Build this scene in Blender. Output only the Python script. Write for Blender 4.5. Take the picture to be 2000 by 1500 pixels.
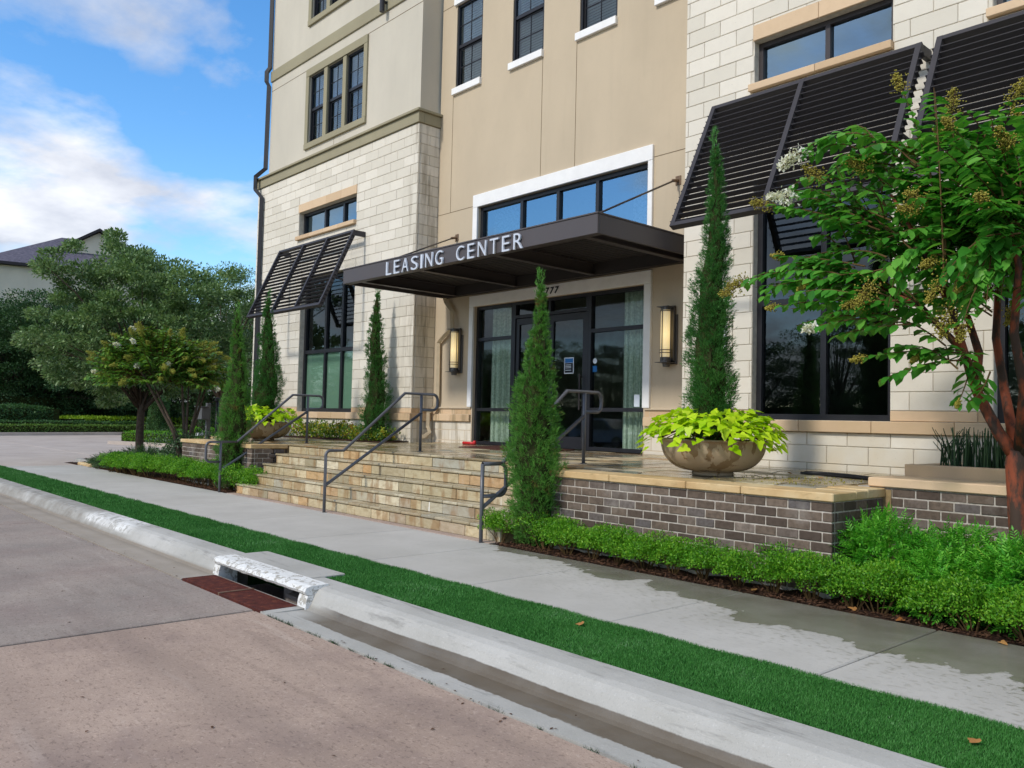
import bpy, bmesh, math, random
import numpy as np
from mathutils import Vector, Matrix
for _o in list(bpy.data.objects): bpy.data.objects.remove(_o)
scene = bpy.context.scene
col = scene.collection
random.seed(7)
# ------------------------------------------------------------------ camera
CAM_H = 1.35
FPX = 1634.0
yaw, pitch, roll = [math.radians(a) for a in (47.92, 2.50, 1.347)]
cyw, syw = math.cos(yaw), math.sin(yaw)
FW = np.array([-syw*math.cos(pitch), cyw*math.cos(pitch), math.sin(pitch)])
_r0 = np.array([cyw, syw, 0.0]); _u0 = np.cross(_r0, FW)
RT = math.cos(roll)*_r0 + math.sin(roll)*_u0
UP = -math.sin(roll)*_r0 + math.cos(roll)*_u0
cam_d = bpy.data.cameras.new('camera'); cam = bpy.data.objects.new('camera', cam_d)
col.objects.link(cam); scene.camera = cam
cam_d.sensor_width = 36.0; cam_d.lens = FPX/2000*36.0
cam_d.clip_start = 0.05; cam_d.clip_end = 3000
cam.matrix_world = Matrix(((RT[0], UP[0], -FW[0], 0), (RT[1], UP[1], -FW[1], 0), (RT[2], UP[2], -FW[2], CAM_H), (0, 0, 0, 1)))
def at(x, y, Y):
    """point on the plane Y=const that lies on the ray of photo pixel (x, y)"""
    d = FW + RT*(x-1000)/FPX - UP*(y-750)/FPX
    return np.array([0, 0, CAM_H]) + d*(Y/d[1])
def depth(p): return float((np.array(p)-np.array([0, 0, CAM_H])) @ FW)
# ------------------------------------------------------------------ world, sun, exposure
SUN_EL, SUN_AZ = 40.0, 180.0
world = bpy.data.worlds.new('World'); scene.world = world; world.use_nodes = True
wn = world.node_tree; wn.nodes.clear()
def N(t, typ, **kw):
    n = t.nodes.new(typ)
    for k, v in kw.items():
        if hasattr(n, k): setattr(n, k, v)
        else: n.inputs[k].default_value = v
    return n
def wl(a, b): wn.links.new(a, b)
def wmath(op, a, b=None, clamp=False):
    n = wn.nodes.new('ShaderNodeMath'); n.operation = op; n.use_clamp = clamp
    for i, v in enumerate((a, b)):
        if v is None: continue
        if isinstance(v, (int, float)): n.inputs[i].default_value = v
        else: wl(v, n.inputs[i])
    return n.outputs[0]
w_out = N(wn, 'ShaderNodeOutputWorld'); w_bg = N(wn, 'ShaderNodeBackground'); w_bg.inputs['Strength'].default_value = 0.15
sky = N(wn, 'ShaderNodeTexSky'); sky.sky_type = 'NISHITA'; sky.sun_disc = False
sky.sun_elevation = math.radians(SUN_EL); sky.sun_rotation = math.radians(SUN_AZ)
sky.altitude = 20; sky.air_density = 1.0; sky.dust_density = 0.6; sky.ozone_density = 2.2
wtc = N(wn, 'ShaderNodeTexCoord'); wsep = N(wn, 'ShaderNodeSeparateXYZ'); wl(wtc.outputs['Generated'], wsep.inputs[0])
zc = wmath('MAXIMUM', wsep.outputs[2], 0.0); zd = wmath('ADD', zc, 0.22)
wcomb = N(wn, 'ShaderNodeCombineXYZ'); wl(wmath('DIVIDE', wsep.outputs[0], zd), wcomb.inputs[0]); wl(wmath('DIVIDE', wsep.outputs[1], zd), wcomb.inputs[1])
wmap = N(wn, 'ShaderNodeMapping'); wmap.inputs['Location'].default_value = (25.69, 57.89, 0.0); wl(wcomb.outputs[0], wmap.inputs[0])
wn1 = N(wn, 'ShaderNodeTexNoise', Scale=1.1, Detail=9.0, Roughness=0.56, Distortion=0.25); wl(wmap.outputs[0], wn1.inputs['Vector'])
wn2 = N(wn, 'ShaderNodeTexNoise', Scale=2.6, Detail=6.0, Roughness=0.55); wl(wmap.outputs[0], wn2.inputs['Vector'])
wr = N(wn, 'ShaderNodeValToRGB'); wl(wn1.outputs[0], wr.inputs[0])
wr.color_ramp.elements[0].position = 0.43; wr.color_ramp.elements[1].position = 0.55
wr2 = N(wn, 'ShaderNodeValToRGB'); wl(wn2.outputs[0], wr2.inputs[0])
wr2.color_ramp.elements[0].position = 0.38; wr2.color_ramp.elements[0].color = (2.5, 2.6, 2.95, 1)
wr2.color_ramp.elements[1].position = 0.64; wr2.color_ramp.elements[1].color = (4.5, 4.5, 4.6, 1)
wmix = N(wn, 'ShaderNodeMix'); wmix.data_type = 'RGBA'
wl(wmath('MULTIPLY', wr.outputs[0], 0.92), wmix.inputs[0]); whs = N(wn, 'ShaderNodeHueSaturation', Saturation=1.3, Value=1.0); wl(sky.outputs[0], whs.inputs['Color']); wl(whs.outputs[0], wmix.inputs[6]); wsh = N(wn, 'ShaderNodeMapRange'); wl(zc, wsh.inputs[0]); wsh.inputs[1].default_value = 0.22; wsh.inputs[2].default_value = 0.6; wsh.inputs[3].default_value = 1.05; wsh.inputs[4].default_value = 0.62
wcm = N(wn, 'ShaderNodeVectorMath'); wcm.operation = 'SCALE'; wl(wr2.outputs[0], wcm.inputs[0]); wl(wsh.outputs[0], wcm.inputs['Scale']); wl(wcm.outputs[0], wmix.inputs[7])
wl(wmix.outputs[2], w_bg.inputs['Color']); wl(w_bg.outputs[0], w_out.inputs['Surface'])
sun_d = bpy.data.lights.new('sun', 'SUN'); sun_d.energy = 1.5; sun_d.angle = math.radians(6.0); sun_d.color = (1.0, 0.96, 0.90)
sun = bpy.data.objects.new('sun', sun_d); col.objects.link(sun)
_e = math.radians(SUN_EL); _a = math.radians(2.0)
sun.rotation_euler = Vector((math.sin(_a)*math.cos(_e), math.cos(_a)*math.cos(_e), -math.sin(_e))).to_track_quat('-Z', 'Y').to_euler()
sun.location = (0, -30, 30)
scene.view_settings.view_transform = 'Standard'; scene.view_settings.look = 'None'
scene.view_settings.gamma = 1.0; scene.view_settings.use_curve_mapping = False
scene.view_settings.exposure = 0.72
scene.render.resolution_x = 1024; scene.render.resolution_y = 768
scene.render.engine = 'CYCLES'
# ------------------------------------------------------------------ materials
MATS = {}
def lin(c):
    return tuple(((v/255)/12.92 if v/255 <= 0.04045 else ((v/255+0.055)/1.055)**2.4) for v in c)
class MT:
    """small node-graph helper"""
    def __init__(s, name):
        s.m = bpy.data.materials.new(name); s.m.use_nodes = True; s.t = s.m.node_tree; s.t.nodes.clear()
        s.out = s.t.nodes.new('ShaderNodeOutputMaterial'); s.p = s.t.nodes.new('ShaderNodeBsdfPrincipled')
        s.link(s.p.outputs[0], s.out.inputs[0]); s.geo = s.t.nodes.new('ShaderNodeNewGeometry'); s.oi = s.t.nodes.new('ShaderNodeObjectInfo')
        MATS[name] = s.m
    def link(s, a, b): s.t.links.new(a, b)
    def put(s, sock, v):
        if isinstance(v, bpy.types.NodeSocket): s.link(v, sock)
        elif isinstance(v, (tuple, list)) and len(v) == 3 and sock.type == 'RGBA': sock.default_value = (*v, 1)
        else: sock.default_value = v
    def math(s, op, a, b=0.0, clamp=False):
        n = s.t.nodes.new('ShaderNodeMath'); n.operation = op; n.use_clamp = clamp
        s.put(n.inputs[0], a); s.put(n.inputs[1], b); return n.outputs[0]
    def mix(s, f, a, b, mode='MIX'):
        n = s.t.nodes.new('ShaderNodeMix'); n.data_type = 'RGBA'; n.blend_type = mode
        s.put(n.inputs[0], f); s.put(n.inputs[6], a); s.put(n.inputs[7], b); return n.outputs[2]
    def noise(s, scale, detail=4, rough=0.55, sc3=None, dist=0.0, loc=(0, 0, 0)):
        v = s.geo.outputs['Position']
        if sc3 or loc != (0, 0, 0):
            mp = s.t.nodes.new('ShaderNodeMapping'); s.link(v, mp.inputs[0]); mp.inputs['Scale'].default_value = sc3 or (1, 1, 1)
            mp.inputs['Location'].default_value = loc; v = mp.outputs[0]
        n = s.t.nodes.new('ShaderNodeTexNoise'); s.link(v, n.inputs['Vector'])
        n.inputs['Scale'].default_value = scale; n.inputs['Detail'].default_value = detail; n.inputs['Roughness'].default_value = rough
        n.inputs['Distortion'].default_value = dist
        return n.outputs[0]
    def ramp(s, f, stops):
        n = s.t.nodes.new('ShaderNodeValToRGB'); s.link(f, n.inputs[0]); cr = n.color_ramp
        while len(cr.elements) < len(stops): cr.elements.new(0.5)
        for e, (p, c) in zip(cr.elements, stops):
            e.position = p; e.color = (*c, 1) if isinstance(c, tuple) else (c, c, c, 1)
        return n.outputs[0]
    def step(s, f, a, b):
        n = s.t.nodes.new('ShaderNodeMapRange'); s.put(n.inputs[0], f); n.inputs[1].default_value = a; n.inputs[2].default_value = b
        n.clamp = True; return n.outputs[0]
    def pos(s):
        n = s.t.nodes.new('ShaderNodeSeparateXYZ'); s.link(s.geo.outputs['Position'], n.inputs[0]); return n.outputs
    def rnd(s, both=True):
        if not both: return s.oi.outputs['Random']
        return s.math('FRACT', s.math('ADD', s.oi.outputs['Random'], s.geo.outputs['Random Per Island']))
    def bump(s, h, strength=0.3, dist=0.01):
        n = s.t.nodes.new('ShaderNodeBump'); n.inputs['Strength'].default_value = strength; n.inputs['Distance'].default_value = dist
        s.link(h, n.inputs['Height']); s.link(n.outputs[0], s.p.inputs['Normal'])
    def fin(s, color, rough=0.8, spec=0.3, metal=0.0):
        s.put(s.p.inputs['Base Color'], color); s.put(s.p.inputs['Roughness'], rough)
        s.put(s.p.inputs['Specular IOR Level'], spec); s.put(s.p.inputs['Metallic'], metal); return s.m
def plain(name, c, rough=0.6, spec=0.4, metal=0.0, var=0.12, scale=6.0, bump=0.0):
    k = MT(name); n = k.noise(scale, 5)
    c2 = tuple(v*(1-var) for v in c); c1 = tuple(min(1, v*(1+var*0.6)) for v in c)
    k.fin(k.ramp(n, [(0.3, c2), (0.7, c1)]), k.ramp(n, [(0.2, max(0.02, rough-0.08)), (0.8, min(1, rough+0.08))]), spec, metal)
    if bump: k.bump(k.noise(scale*12, 4), bump, 0.004)
    return k.m
def foliage(name, stops, rough=0.5, trans=0.35, patch=None):
    """leaf material: hue from the random value of each leaf, plus soft clumps"""
    k = MT(name); r = k.rnd(); n = k.noise(2.6, 3)
    f = k.math('ADD', k.math('MULTIPLY', r, 0.7), k.math('MULTIPLY', k.step(n, 0.3, 0.7), 0.3))
    c = k.ramp(f, stops)
    if patch: c = k.mix(k.step(k.noise(patch[1], 2, loc=patch[3]), patch[2], patch[2]+0.06), c, patch[0])
    k.fin(c, rough, 0.35)
    tr = k.t.nodes.new('ShaderNodeBsdfTranslucent'); k.link(k.mix(1.0, c, (1.0, 1.0, 0.6), 'MULTIPLY'), tr.inputs[0])
    ms = k.t.nodes.new('ShaderNodeMixShader'); ms.inputs[0].default_value = trans
    k.link(k.p.outputs[0], ms.inputs[1]); k.link(tr.outputs[0], ms.inputs[2]); k.link(ms.outputs[0], k.out.inputs[0])
    return k.m
# --- stone of the bays (ashlar), with dirt streaks beside the inner corner and algae near the patio
def ashlar(name, a, b, stain=True):
    k = MT(name); r = k.rnd(); x, y, z = k.pos()
    c = k.ramp(r, [(0.0, a), (0.35, tuple(0.6*p+0.4*q for p, q in zip(a, b))), (0.7, b), (1.0, tuple(min(0.95, v*1.05) for v in b))])
    c = k.mix(k.math('MULTIPLY', k.step(k.noise(9, 6), 0.45, 0.75), 0.16), c, tuple(v*0.84 for v in a))
    c = k.mix(k.math('MULTIPLY', k.step(k.noise(55, 3), 0.66, 0.74), 0.35), c, tuple(v*0.55 for v in a))
    if stain:
        lo = k.math('MULTIPLY', k.step(z, 2.6, 0.9), k.step(k.noise(2.2, 6), 0.42, 0.66))
        c = k.mix(k.math('MULTIPLY', lo, 0.3), c, lin((200, 176, 128)))
        near = k.math('MULTIPLY', k.step(x, -14.1, -13.45), k.step(k.noise(1.0, 6, sc3=(7, 7, 0.55), rough=0.7), 0.47, 0.62))
        near = k.math('MULTIPLY', near, k.step(x, -12.0, -12.6))
        c = k.mix(k.math('MULTIPLY', near, 0.62), c, lin((120, 104, 76)))
    k.fin(c, 0.86, 0.2); k.bump(k.noise(70, 5), 0.25, 0.003); return k.m
ashlar('limestone', lin((213, 205, 188)), lin((224, 216, 200)))
ashlar('tan_stone', lin((198, 168, 132)), lin((214, 186, 152)))
plain('mortar_pale', lin((204, 196, 180)), 0.95, 0.1, var=0.2, scale=14)
def stucco(name, c, s=1.0):
    k = MT(name); x, y, z = k.pos()
    f = k.noise(0.9, 5, sc3=(1, 1, 0.45)); cc = k.ramp(f, [(0.25, tuple(v*0.9 for v in c)), (0.75, tuple(min(1, v*1.05) for v in c))])
    cc = k.mix(k.math('MULTIPLY', k.step(k.noise(4.5, 6, 0.65), 0.5, 0.8), 0.18), cc, tuple(v*0.8 for v in c))
    st = k.math('MULTIPLY', k.step(k.noise(1.0, 5, sc3=(5, 5, 0.35), rough=0.65), 0.56, 0.8), 0.2)
    cc = k.mix(st, cc, tuple(v*0.72 for v in c))
    k.fin(cc, 0.92, 0.15); k.bump(k.noise(160, 4), 0.3, 0.003); return k.m
stucco('stucco_tan', lin((198, 181, 155)))
stucco('stucco_cream', lin((203, 195, 178)))
stucco('trim_olive', lin((158, 150, 124)))
plain('trim_white', lin((240, 238, 234)), 0.7, 0.3, var=0.05)
plain('trim_joint', lin((120, 104, 82)), 0.95, 0.1)
plain('frame_bronze', lin((56, 50, 50)), 0.45, 0.4, var=0.1)
plain('frame_black', lin((34, 34, 38)), 0.4, 0.4, var=0.1)
plain('awning_metal', lin((56, 53, 56)), 0.55, 0.35, var=0.12)
plain('canopy_metal', lin((80, 74, 74)), 0.5, 0.4, var=0.08, scale=2.0)
plain('canopy_deck', lin((60, 56, 54)), 0.6, 0.3, var=0.1)
plain('rail_paint', lin((92, 93, 97)), 0.35, 0.5, var=0.08)
plain('letter_metal', lin((200, 205, 214)), 0.35, 0.5, var=0.03)
plain('rusty_rod', lin((120, 98, 78)), 0.7, 0.3, var=0.3, scale=20)
plain('pipe_tan', lin((196, 178, 148)), 0.6, 0.3, var=0.12)
plain('pipe_dark', lin((50, 48, 50)), 0.5, 0.4)
plain('interior_wall', lin((172, 168, 158)), 0.9, 0.1)
plain('interior_floor', lin((80, 72, 62)), 0.7, 0.2)
plain('blind_white', lin((226, 224, 216)), 0.7, 0.2, var=0.04)
plain('black_rubber', lin((26, 26, 28)), 0.5, 0.4)
plain('red_plastic', lin((206, 36, 40)), 0.4, 0.5)
plain('mat_brown', lin((86, 58, 50)), 0.95, 0.1)
k = MT('bark_myrtle'); k.fin(k.mix(k.step(k.noise(9, 5, 0.65, sc3=(1, 1, 0.35)), 0.43, 0.54), lin((138, 70, 44)), lin((68, 52, 42))), 0.7, 0.3); k.bump(k.noise(16, 6, sc3=(1, 1, 0.4)), 0.7, 0.012)
plain('bark_oak', lin((92, 80, 68)), 0.95, 0.1, var=0.4, scale=14, bump=0.9)
plain('twig_brown', lin((98, 78, 50)), 0.9, 0.1, var=0.3)
plain('cypress_shade', lin((54, 60, 34)), 1.0, 0.05, var=0.35, scale=20)  # dark green-brown filler tone: shade inside the crown put into the colour
plain('hedge_shade', lin((52, 58, 30)), 1.0, 0.05, var=0.4, scale=26)  # dark tone standing for the shade inside hedges and clipped shrubs
plain('box_grey', lin((96, 98, 100)), 0.5, 0.4)
plain('roof_eave', lin((52, 50, 54)), 0.7, 0.2)
plain('plaque_white', lin((232, 234, 236)), 0.5, 0.4, var=0.03)
plain('poster_white', lin((232, 240, 246)), 0.5, 0.3, var=0.03)
plain('poster_blue', lin((40, 112, 176)), 0.5, 0.3, var=0.03)
plain('poster_dark', lin((26, 34, 44)), 0.5, 0.3, var=0.03)
plain('car_paint', lin((150, 172, 200)), 0.25, 0.5, var=0.03)
plain('car_glass', lin((24, 28, 34)), 0.08, 0.6)
plain('tyre_rubber', lin((28, 28, 28)), 0.85, 0.2)
plain('rim_metal', lin((170, 172, 176)), 0.3, 0.5, 0.8)
plain('lamp_clear', lin((240, 240, 236)), 0.15, 0.6)
plain('lamp_metal', lin((96, 92, 88)), 0.4, 0.5, 0.4)
def glass(name, tint, ior=1.75, rough=0.0, refl=(0.82, 0.93, 1.0)):
    k = MT(name); t = k.t
    tr = t.nodes.new('ShaderNodeBsdfTransparent'); tr.inputs[0].default_value = (*tint, 1)
    gl = t.nodes.new('ShaderNodeBsdfGlossy'); gl.inputs['Roughness'].default_value = rough; gl.inputs[0].default_value = (*refl, 1)
    fr = t.nodes.new('ShaderNodeFresnel'); fr.inputs[0].default_value = ior
    bp = t.nodes.new('ShaderNodeBump'); bp.inputs['Strength'].default_value = 0.02; bp.inputs['Distance'].default_value = 0.02
    k.link(k.noise(1.3, 2), bp.inputs['Height']); k.link(bp.outputs[0], gl.inputs['Normal'])
    ms = t.nodes.new('ShaderNodeMixShader'); k.link(fr.outputs[0], ms.inputs[0]); k.link(tr.outputs[0], ms.inputs[1]); k.link(gl.outputs[0], ms.inputs[2])
    k.link(ms.outputs[0], k.out.inputs[0]); return k.m
glass('window_glass', (0.66, 0.80, 0.84), 3.7, refl=(0.64, 0.87, 1.0))
glass('door_glass', (0.80, 0.90, 0.82), 1.5)
glass('sash_glass', (0.88, 0.95, 1.0), 2.7, refl=(0.62, 0.82, 1.0))
glass('screen_glass', (0.62, 0.70, 0.74), 2.0)
glass('dark_glass', (0.50, 0.60, 0.56), 1.7)
k = MT('frosted_film'); k.fin(lin((146, 170, 156)), 0.35, 0.5)
k = MT('curtain'); n_ = k.noise(26, 3); k.fin(k.ramp(n_, [(0.45, lin((200, 208, 196))), (0.55, lin((226, 230, 220)))]), 0.95, 0.05)
k = MT('lamp_glow'); x_, y_, z_ = k.pos()
k.fin(lin((238, 226, 196)), 0.4, 0.4); k.put(k.p.inputs['Emission Color'], lin((255, 222, 150)))
k.put(k.p.inputs['Emission Strength'], k.math('MULTIPLY', k.math('SUBTRACT', 1.0, k.math('ABSOLUTE', k.math('DIVIDE', k.math('SUBTRACT', z_, 2.68), 0.5)), True), 0.55))
# --- brick
k = MT('brick_brown'); r_ = k.rnd()
c_ = k.ramp(r_, [(0.0, lin((82, 70, 62))), (0.4, lin((106, 92, 80))), (0.8, lin((124, 108, 94))), (0.96, lin((100, 95, 94))), (1.0, lin((138, 124, 112)))])
c_ = k.mix(k.math('MULTIPLY', k.step(k.noise(26, 6), 0.4, 0.7), 0.55), c_, lin((66, 56, 48)))
c_ = k.mix(k.math('MULTIPLY', k.step(k.noise(2.2, 6, loc=(5, 2, 1)), 0.58, 0.72), 0.4), c_, lin((168, 160, 150)))
k.fin(c_, 0.9, 0.2); k.bump(k.noise(90, 5), 0.5, 0.004)
k = MT('brick_mortar'); k.fin(k.ramp(k.noise(30, 5), [(0.3, lin((158, 148, 136))), (0.7, lin((196, 188, 176)))]), 0.95, 0.1); k.bump(k.noise(120, 4), 0.4, 0.003)
k = MT('coping_stone'); r_ = k.rnd()
c_ = k.ramp(k.noise(3.0, 6), [(0.3, lin((186, 152, 104))), (0.5, lin((206, 176, 128))), (0.7, lin((216, 194, 152)))])
c_ = k.mix(k.math('MULTIPLY', k.step(k.noise(11, 6, sc3=(1, 1, 3)), 0.55, 0.72), 0.45), c_, lin((132, 112, 74)))
k.fin(c_, 0.75, 0.3); k.bump(k.noise(60, 5), 0.3, 0.003)
# --- flagstone of steps / patio (wet)
def flag(name, wet):
    k = MT(name); r_ = k.rnd(); x, y, z = k.pos()
    c = k.ramp(r_, [(0.0, lin((160, 150, 122))), (0.16, lin((202, 184, 146))), (0.34, lin((182, 170, 136))), (0.5, lin((214, 196, 158))), (0.62, lin((168, 168, 154))), (0.74, lin((202, 160, 108))), (0.86, lin((192, 180, 146))), (1.0, lin((226, 214, 184)))])
    n = k.noise(7, 7, 0.65, sc3=(1, 1, 2.5), dist=0.8)
    c = k.mix(k.math('MULTIPLY', k.step(n, 0.42, 0.66), 0.42), c, lin((128, 104, 64)))
    c = k.mix(k.math('MULTIPLY', k.step(k.noise(13, 5), 0.58, 0.75), 0.4), c, lin((188, 184, 168)))
    if wet == 'tread':
        w = k.step(k.noise(1.6, 5, sc3=(1, 2.0, 1)), 0.38, 0.5)
        c = k.mix(0.35, c, lin((172, 164, 142))); c = k.mix(k.math('MULTIPLY', w, 0.4), c, lin((120, 104, 72)))
        k.fin(c, k.ramp(w, [(0, 0.55), (1, 0.2)]), 0.45)
    elif wet == 'patio':
        w = k.step(k.noise(1.1, 5, sc3=(0.8, 2.2, 1)), 0.40, 0.48)
        c = k.mix(k.math('MULTIPLY', w, 0.55), c, lin((88, 72, 42)))
        k.fin(c, k.ramp(w, [(0, 0.6), (1, 0.12)]), 0.45)
    else:
        wv = k.math('MULTIPLY', k.step(k.noise(2.3, 4, sc3=(2.5, 2.5, 0.7), loc=(2, 9, 4)), 0.52, 0.6), 0.5)
        c = k.mix(wv, c, lin((136, 92, 40)))
        ef = k.math('MULTIPLY', k.step(k.noise(1.0, 3, sc3=(11, 11, 0.6), loc=(1, 3, 7)), 0.69, 0.72), k.step(z, 0.5, 0.3))
        c = k.mix(ef, c, lin((240, 236, 228)))
        k.fin(c, 0.5, 0.4)
    k.bump(k.noise(24, 6, 0.65), 0.45, 0.006); return k.m
flag('flagstone_step', 'step'); flag('flagstone_patio', 'patio'); flag('flagstone_tread', 'tread')
plain('grout_tan', lin((150, 128, 92)), 0.9, 0.15, var=0.3, scale=20)
# --- concrete
def concrete(name, a, b, wetmode=None, specks=0.25, streak=False):
    k = MT(name); x, y, z = k.pos()
    c = k.ramp(k.noise(1.1, 7, 0.6), [(0.3, a), (0.7, b)])
    c = k.mix(k.math('MULTIPLY', k.step(k.noise(0.45, 4, loc=(4, 4, 0)), 0.45, 0.65), 0.35), c, tuple(v*0.8 for v in a))
    c = k.mix(k.math('MULTIPLY', k.step(k.noise(140, 2), 0.58, 0.70), specks), c, tuple(v*0.35 for v in a))
    c = k.mix(k.math('MULTIPLY', k.step(k.noise(75, 2, loc=(9, 0, 0)), 0.62, 0.70), specks*0.7), c, tuple(min(0.9, v*1.5) for v in b))
    c = k.mix(k.math('MULTIPLY', k.step(k.noise(16, 6, 0.7, loc=(1, 7, 0)), 0.5, 0.75), 0.2), c, tuple(v*0.72 for v in a))
    c = k.mix(k.math('MULTIPLY', k.step(k.noise(2.2, 6, 0.7, loc=(6, 7, 0)), 0.55, 0.75), 0.25), c, tuple(v*0.78 for v in a))
    if streak:
        s1 = k.math('MULTIPLY', k.step(k.noise(1.0, 5, sc3=(0.7, 5.0, 1), rough=0.6), 0.58, 0.72), 0.35)
        c = k.mix(s1, c, lin((108, 92, 84)))
        s2 = k.math('MULTIPLY', k.step(k.noise(1.0, 5, sc3=(0.35, 4.2, 1), rough=0.55, loc=(7, 1, 0)), 0.62, 0.70), 0.22)
        c = k.mix(s2, c, lin((220, 208, 196)))
        s4 = k.math('MULTIPLY', k.step(k.noise(0.9, 6, 0.7, loc=(2, 5, 1)), 0.48, 0.68), 0.55)
        c = k.mix(s4, c, lin((134, 116, 110)))
        s5 = k.math('MULTIPLY', k.step(k.noise(48, 3, 0.6, sc3=(0.6, 1.6, 1)), 0.60, 0.68), 0.55)
        c = k.mix(s5, c, lin((118, 100, 88)))
        s6 = k.math('MULTIPLY', k.step(k.noise(34, 2, 0.5, sc3=(0.7, 1.3, 1), loc=(3, 1, 4)), 0.62, 0.66), 0.4)
        c = k.mix(s6, c, lin((104, 86, 76)))
        s7 = k.math('MULTIPLY', k.step(k.noise(42, 2, 0.5, loc=(8, 2, 4)), 0.62, 0.68), 0.22)
        c = k.mix(s7, c, lin((214, 196, 180)))
        tr_ = k.math('MULTIPLY', k.step(k.noise(1.0, 4, 0.5, sc3=(0.25, 2.4, 1), loc=(5, 3, 0)), 0.5, 0.72), 0.4)
        c = k.mix(tr_, c, lin((122, 108, 100)))
        s3 = k.math('MULTIPLY', k.step(k.noise(22, 5, 0.7), 0.57, 0.72), 0.45)
        c = k.mix(s3, c, lin((112, 98, 88)))
    rough = 0.85
    if wetmode == 'walk':
        lim = k.math('SUBTRACT', 6.02, k.math('MULTIPLY', k.math('MAXIMUM', k.math('ADD', x, 7.25), 0.0), 0.175))
        wob = k.math('MULTIPLY', k.math('SUBTRACT', k.noise(1.0, 6, 0.62, sc3=(1.5, 0.7, 1), loc=(3.3, 0, 0)), 0.5), 1.5)
        wob = k.math('ADD', wob, k.math('MULTIPLY', k.math('SUBTRACT', k.noise(5, 6, 0.6, sc3=(1, 1.3, 1), loc=(7, 0, 0)), 0.5), 0.26))
        w = k.step(k.math('ADD', k.math('SUBTRACT', y, lim), wob), 0.0, 0.03)
        w = k.math('MULTIPLY', w, k.step(x, -7.4, -7.0))
        dr = k.math('MULTIPLY', k.step(k.noise(17, 3, sc3=(1, 1.8, 1)), 0.57, 0.60), k.step(k.math('ADD', k.math('SUBTRACT', y, lim), wob), -0.9, -0.05))
        dr = k.math('MULTIPLY', dr, k.step(x, -7.0, -6.0))
        w = k.math('MAXIMUM', w, k.math('MULTIPLY', dr, 0.6))
        damp = k.math('MULTIPLY', k.step(k.math('ADD', k.math('SUBTRACT', y, lim), wob), -0.35, 0.0), k.step(x, -7.4, -6.8)); c = k.mix(k.math('MULTIPLY', damp, 0.22), c, lin((140, 136, 122)))
        c = k.mix(k.math('MULTIPLY', w, k.ramp(k.noise(2.5, 5), [(0.35, 0.62), (0.65, 0.88)])), c, lin((112, 108, 90)))
        rough = k.ramp(w, [(0, 0.85), (1, 0.09)])
    if wetmode == 'gutter':
        wob = k.math('MULTIPLY', k.math('SUBTRACT', k.noise(1.0, 5, 0.6, sc3=(0.8, 2.0, 1)), 0.5), 0.22)
        wob = k.math('ADD', wob, k.math('MULTIPLY', k.math('SUBTRACT', k.noise(40, 4), 0.5), 0.03)); w = k.step(k.math('ADD', y, wob), 3.09, 3.10)
        w = k.math('MULTIPLY', w, k.step(x, -5.85, -5.5)); w = k.math('MULTIPLY', w, k.step(k.math('ADD', z, k.math('MULTIPLY', wob, 0.2)), -0.108, -0.114))
        c = k.mix(k.math('MULTIPLY', w, k.ramp(k.noise(3.5, 6), [(0.35, 0.82), (0.6, 0.97)])), c, lin((92, 80, 64)))
        rough = k.ramp(w, [(0, 0.8), (1, 0.35)])
        sc = k.math('MULTIPLY', k.step(k.noise(1.0, 6, 0.7, sc3=(1.6, 10, 10), loc=(1, 2, 3)), 0.56, 0.66), 0.45)
        c = k.mix(sc, c, lin((104, 102, 98)))
        pt = k.math('MULTIPLY', k.step(k.noise(9, 6, 0.7), 0.42, 0.5), k.math('MULTIPLY', k.step(x, -12.2, -11.9), k.step(x, -10.2, -10.6)))
        pt = k.math('MULTIPLY', pt, k.step(z, -0.11, -0.08)); c = k.mix(pt, c, lin((232, 232, 228)))
        old = k.math('MULTIPLY', k.step(x, -9.8, -12.0), k.step(k.noise(4, 6, 0.7), 0.32, 0.6)); c = k.mix(k.math('MULTIPLY', old, 0.6), c, lin((118, 110, 98)))
        pan = k.math('MULTIPLY', k.step(z, -0.138, -0.148), k.step(x, -7.0, -7.9)); c = k.mix(k.math('MULTIPLY', pan, 0.85), c, k.ramp(k.noise(1.6, 6), [(0.3, lin((146, 134, 118))), (0.7, lin((170, 158, 144)))]))
        drt = k.math('MULTIPLY', k.step(k.math('ADD', z, k.math('MULTIPLY', wob, 0.25)), -0.115, -0.145), k.step(y, 3.16, 3.27)); c = k.mix(k.math('MULTIPLY', drt, 0.45), c, lin((112, 102, 86)))
    k.fin(c, rough, 0.4 if wetmode else 0.25); k.bump(k.noise(110, 5, 0.65), 0.4, 0.004); return k.m
concrete('concrete_pink', lin((167, 146, 131)), lin((186, 164, 148)), specks=0.5, streak=True)
concrete('concrete_grey', lin((146, 137, 129)), lin((170, 156, 145)), specks=0.5, streak=True)
concrete('concrete_walk', lin((178, 174, 165)), lin((196, 192, 184)), 'walk', 0.12)
concrete('concrete_curb', lin((168, 166, 158)), lin((192, 190, 184)), 'gutter', 0.25)
concrete('concrete_far', lin((178, 164, 152)), lin((194, 182, 170)), specks=0.1)
k = MT('inlet_paint'); w_ = k.step(k.noise(16, 8, 0.7, dist=0.4), 0.53, 0.57); c_ = k.mix(w_, lin((228, 228, 224)), lin((176, 172, 162)))
c_ = k.mix(k.math('MULTIPLY', k.step(k.noise(34, 5), 0.55, 0.75), 0.4), c_, lin((120, 116, 106))); k.fin(c_, 0.75, 0.3); k.bump(k.noise(22, 8, 0.7), 0.5, 0.006)
k = MT('grate_maroon'); k.fin(k.ramp(k.noise(14, 6, 0.7), [(0.3, lin((62, 34, 30))), (0.55, lin((92, 46, 38))), (0.75, lin((128, 78, 54)))]), 0.85, 0.2)
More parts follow.
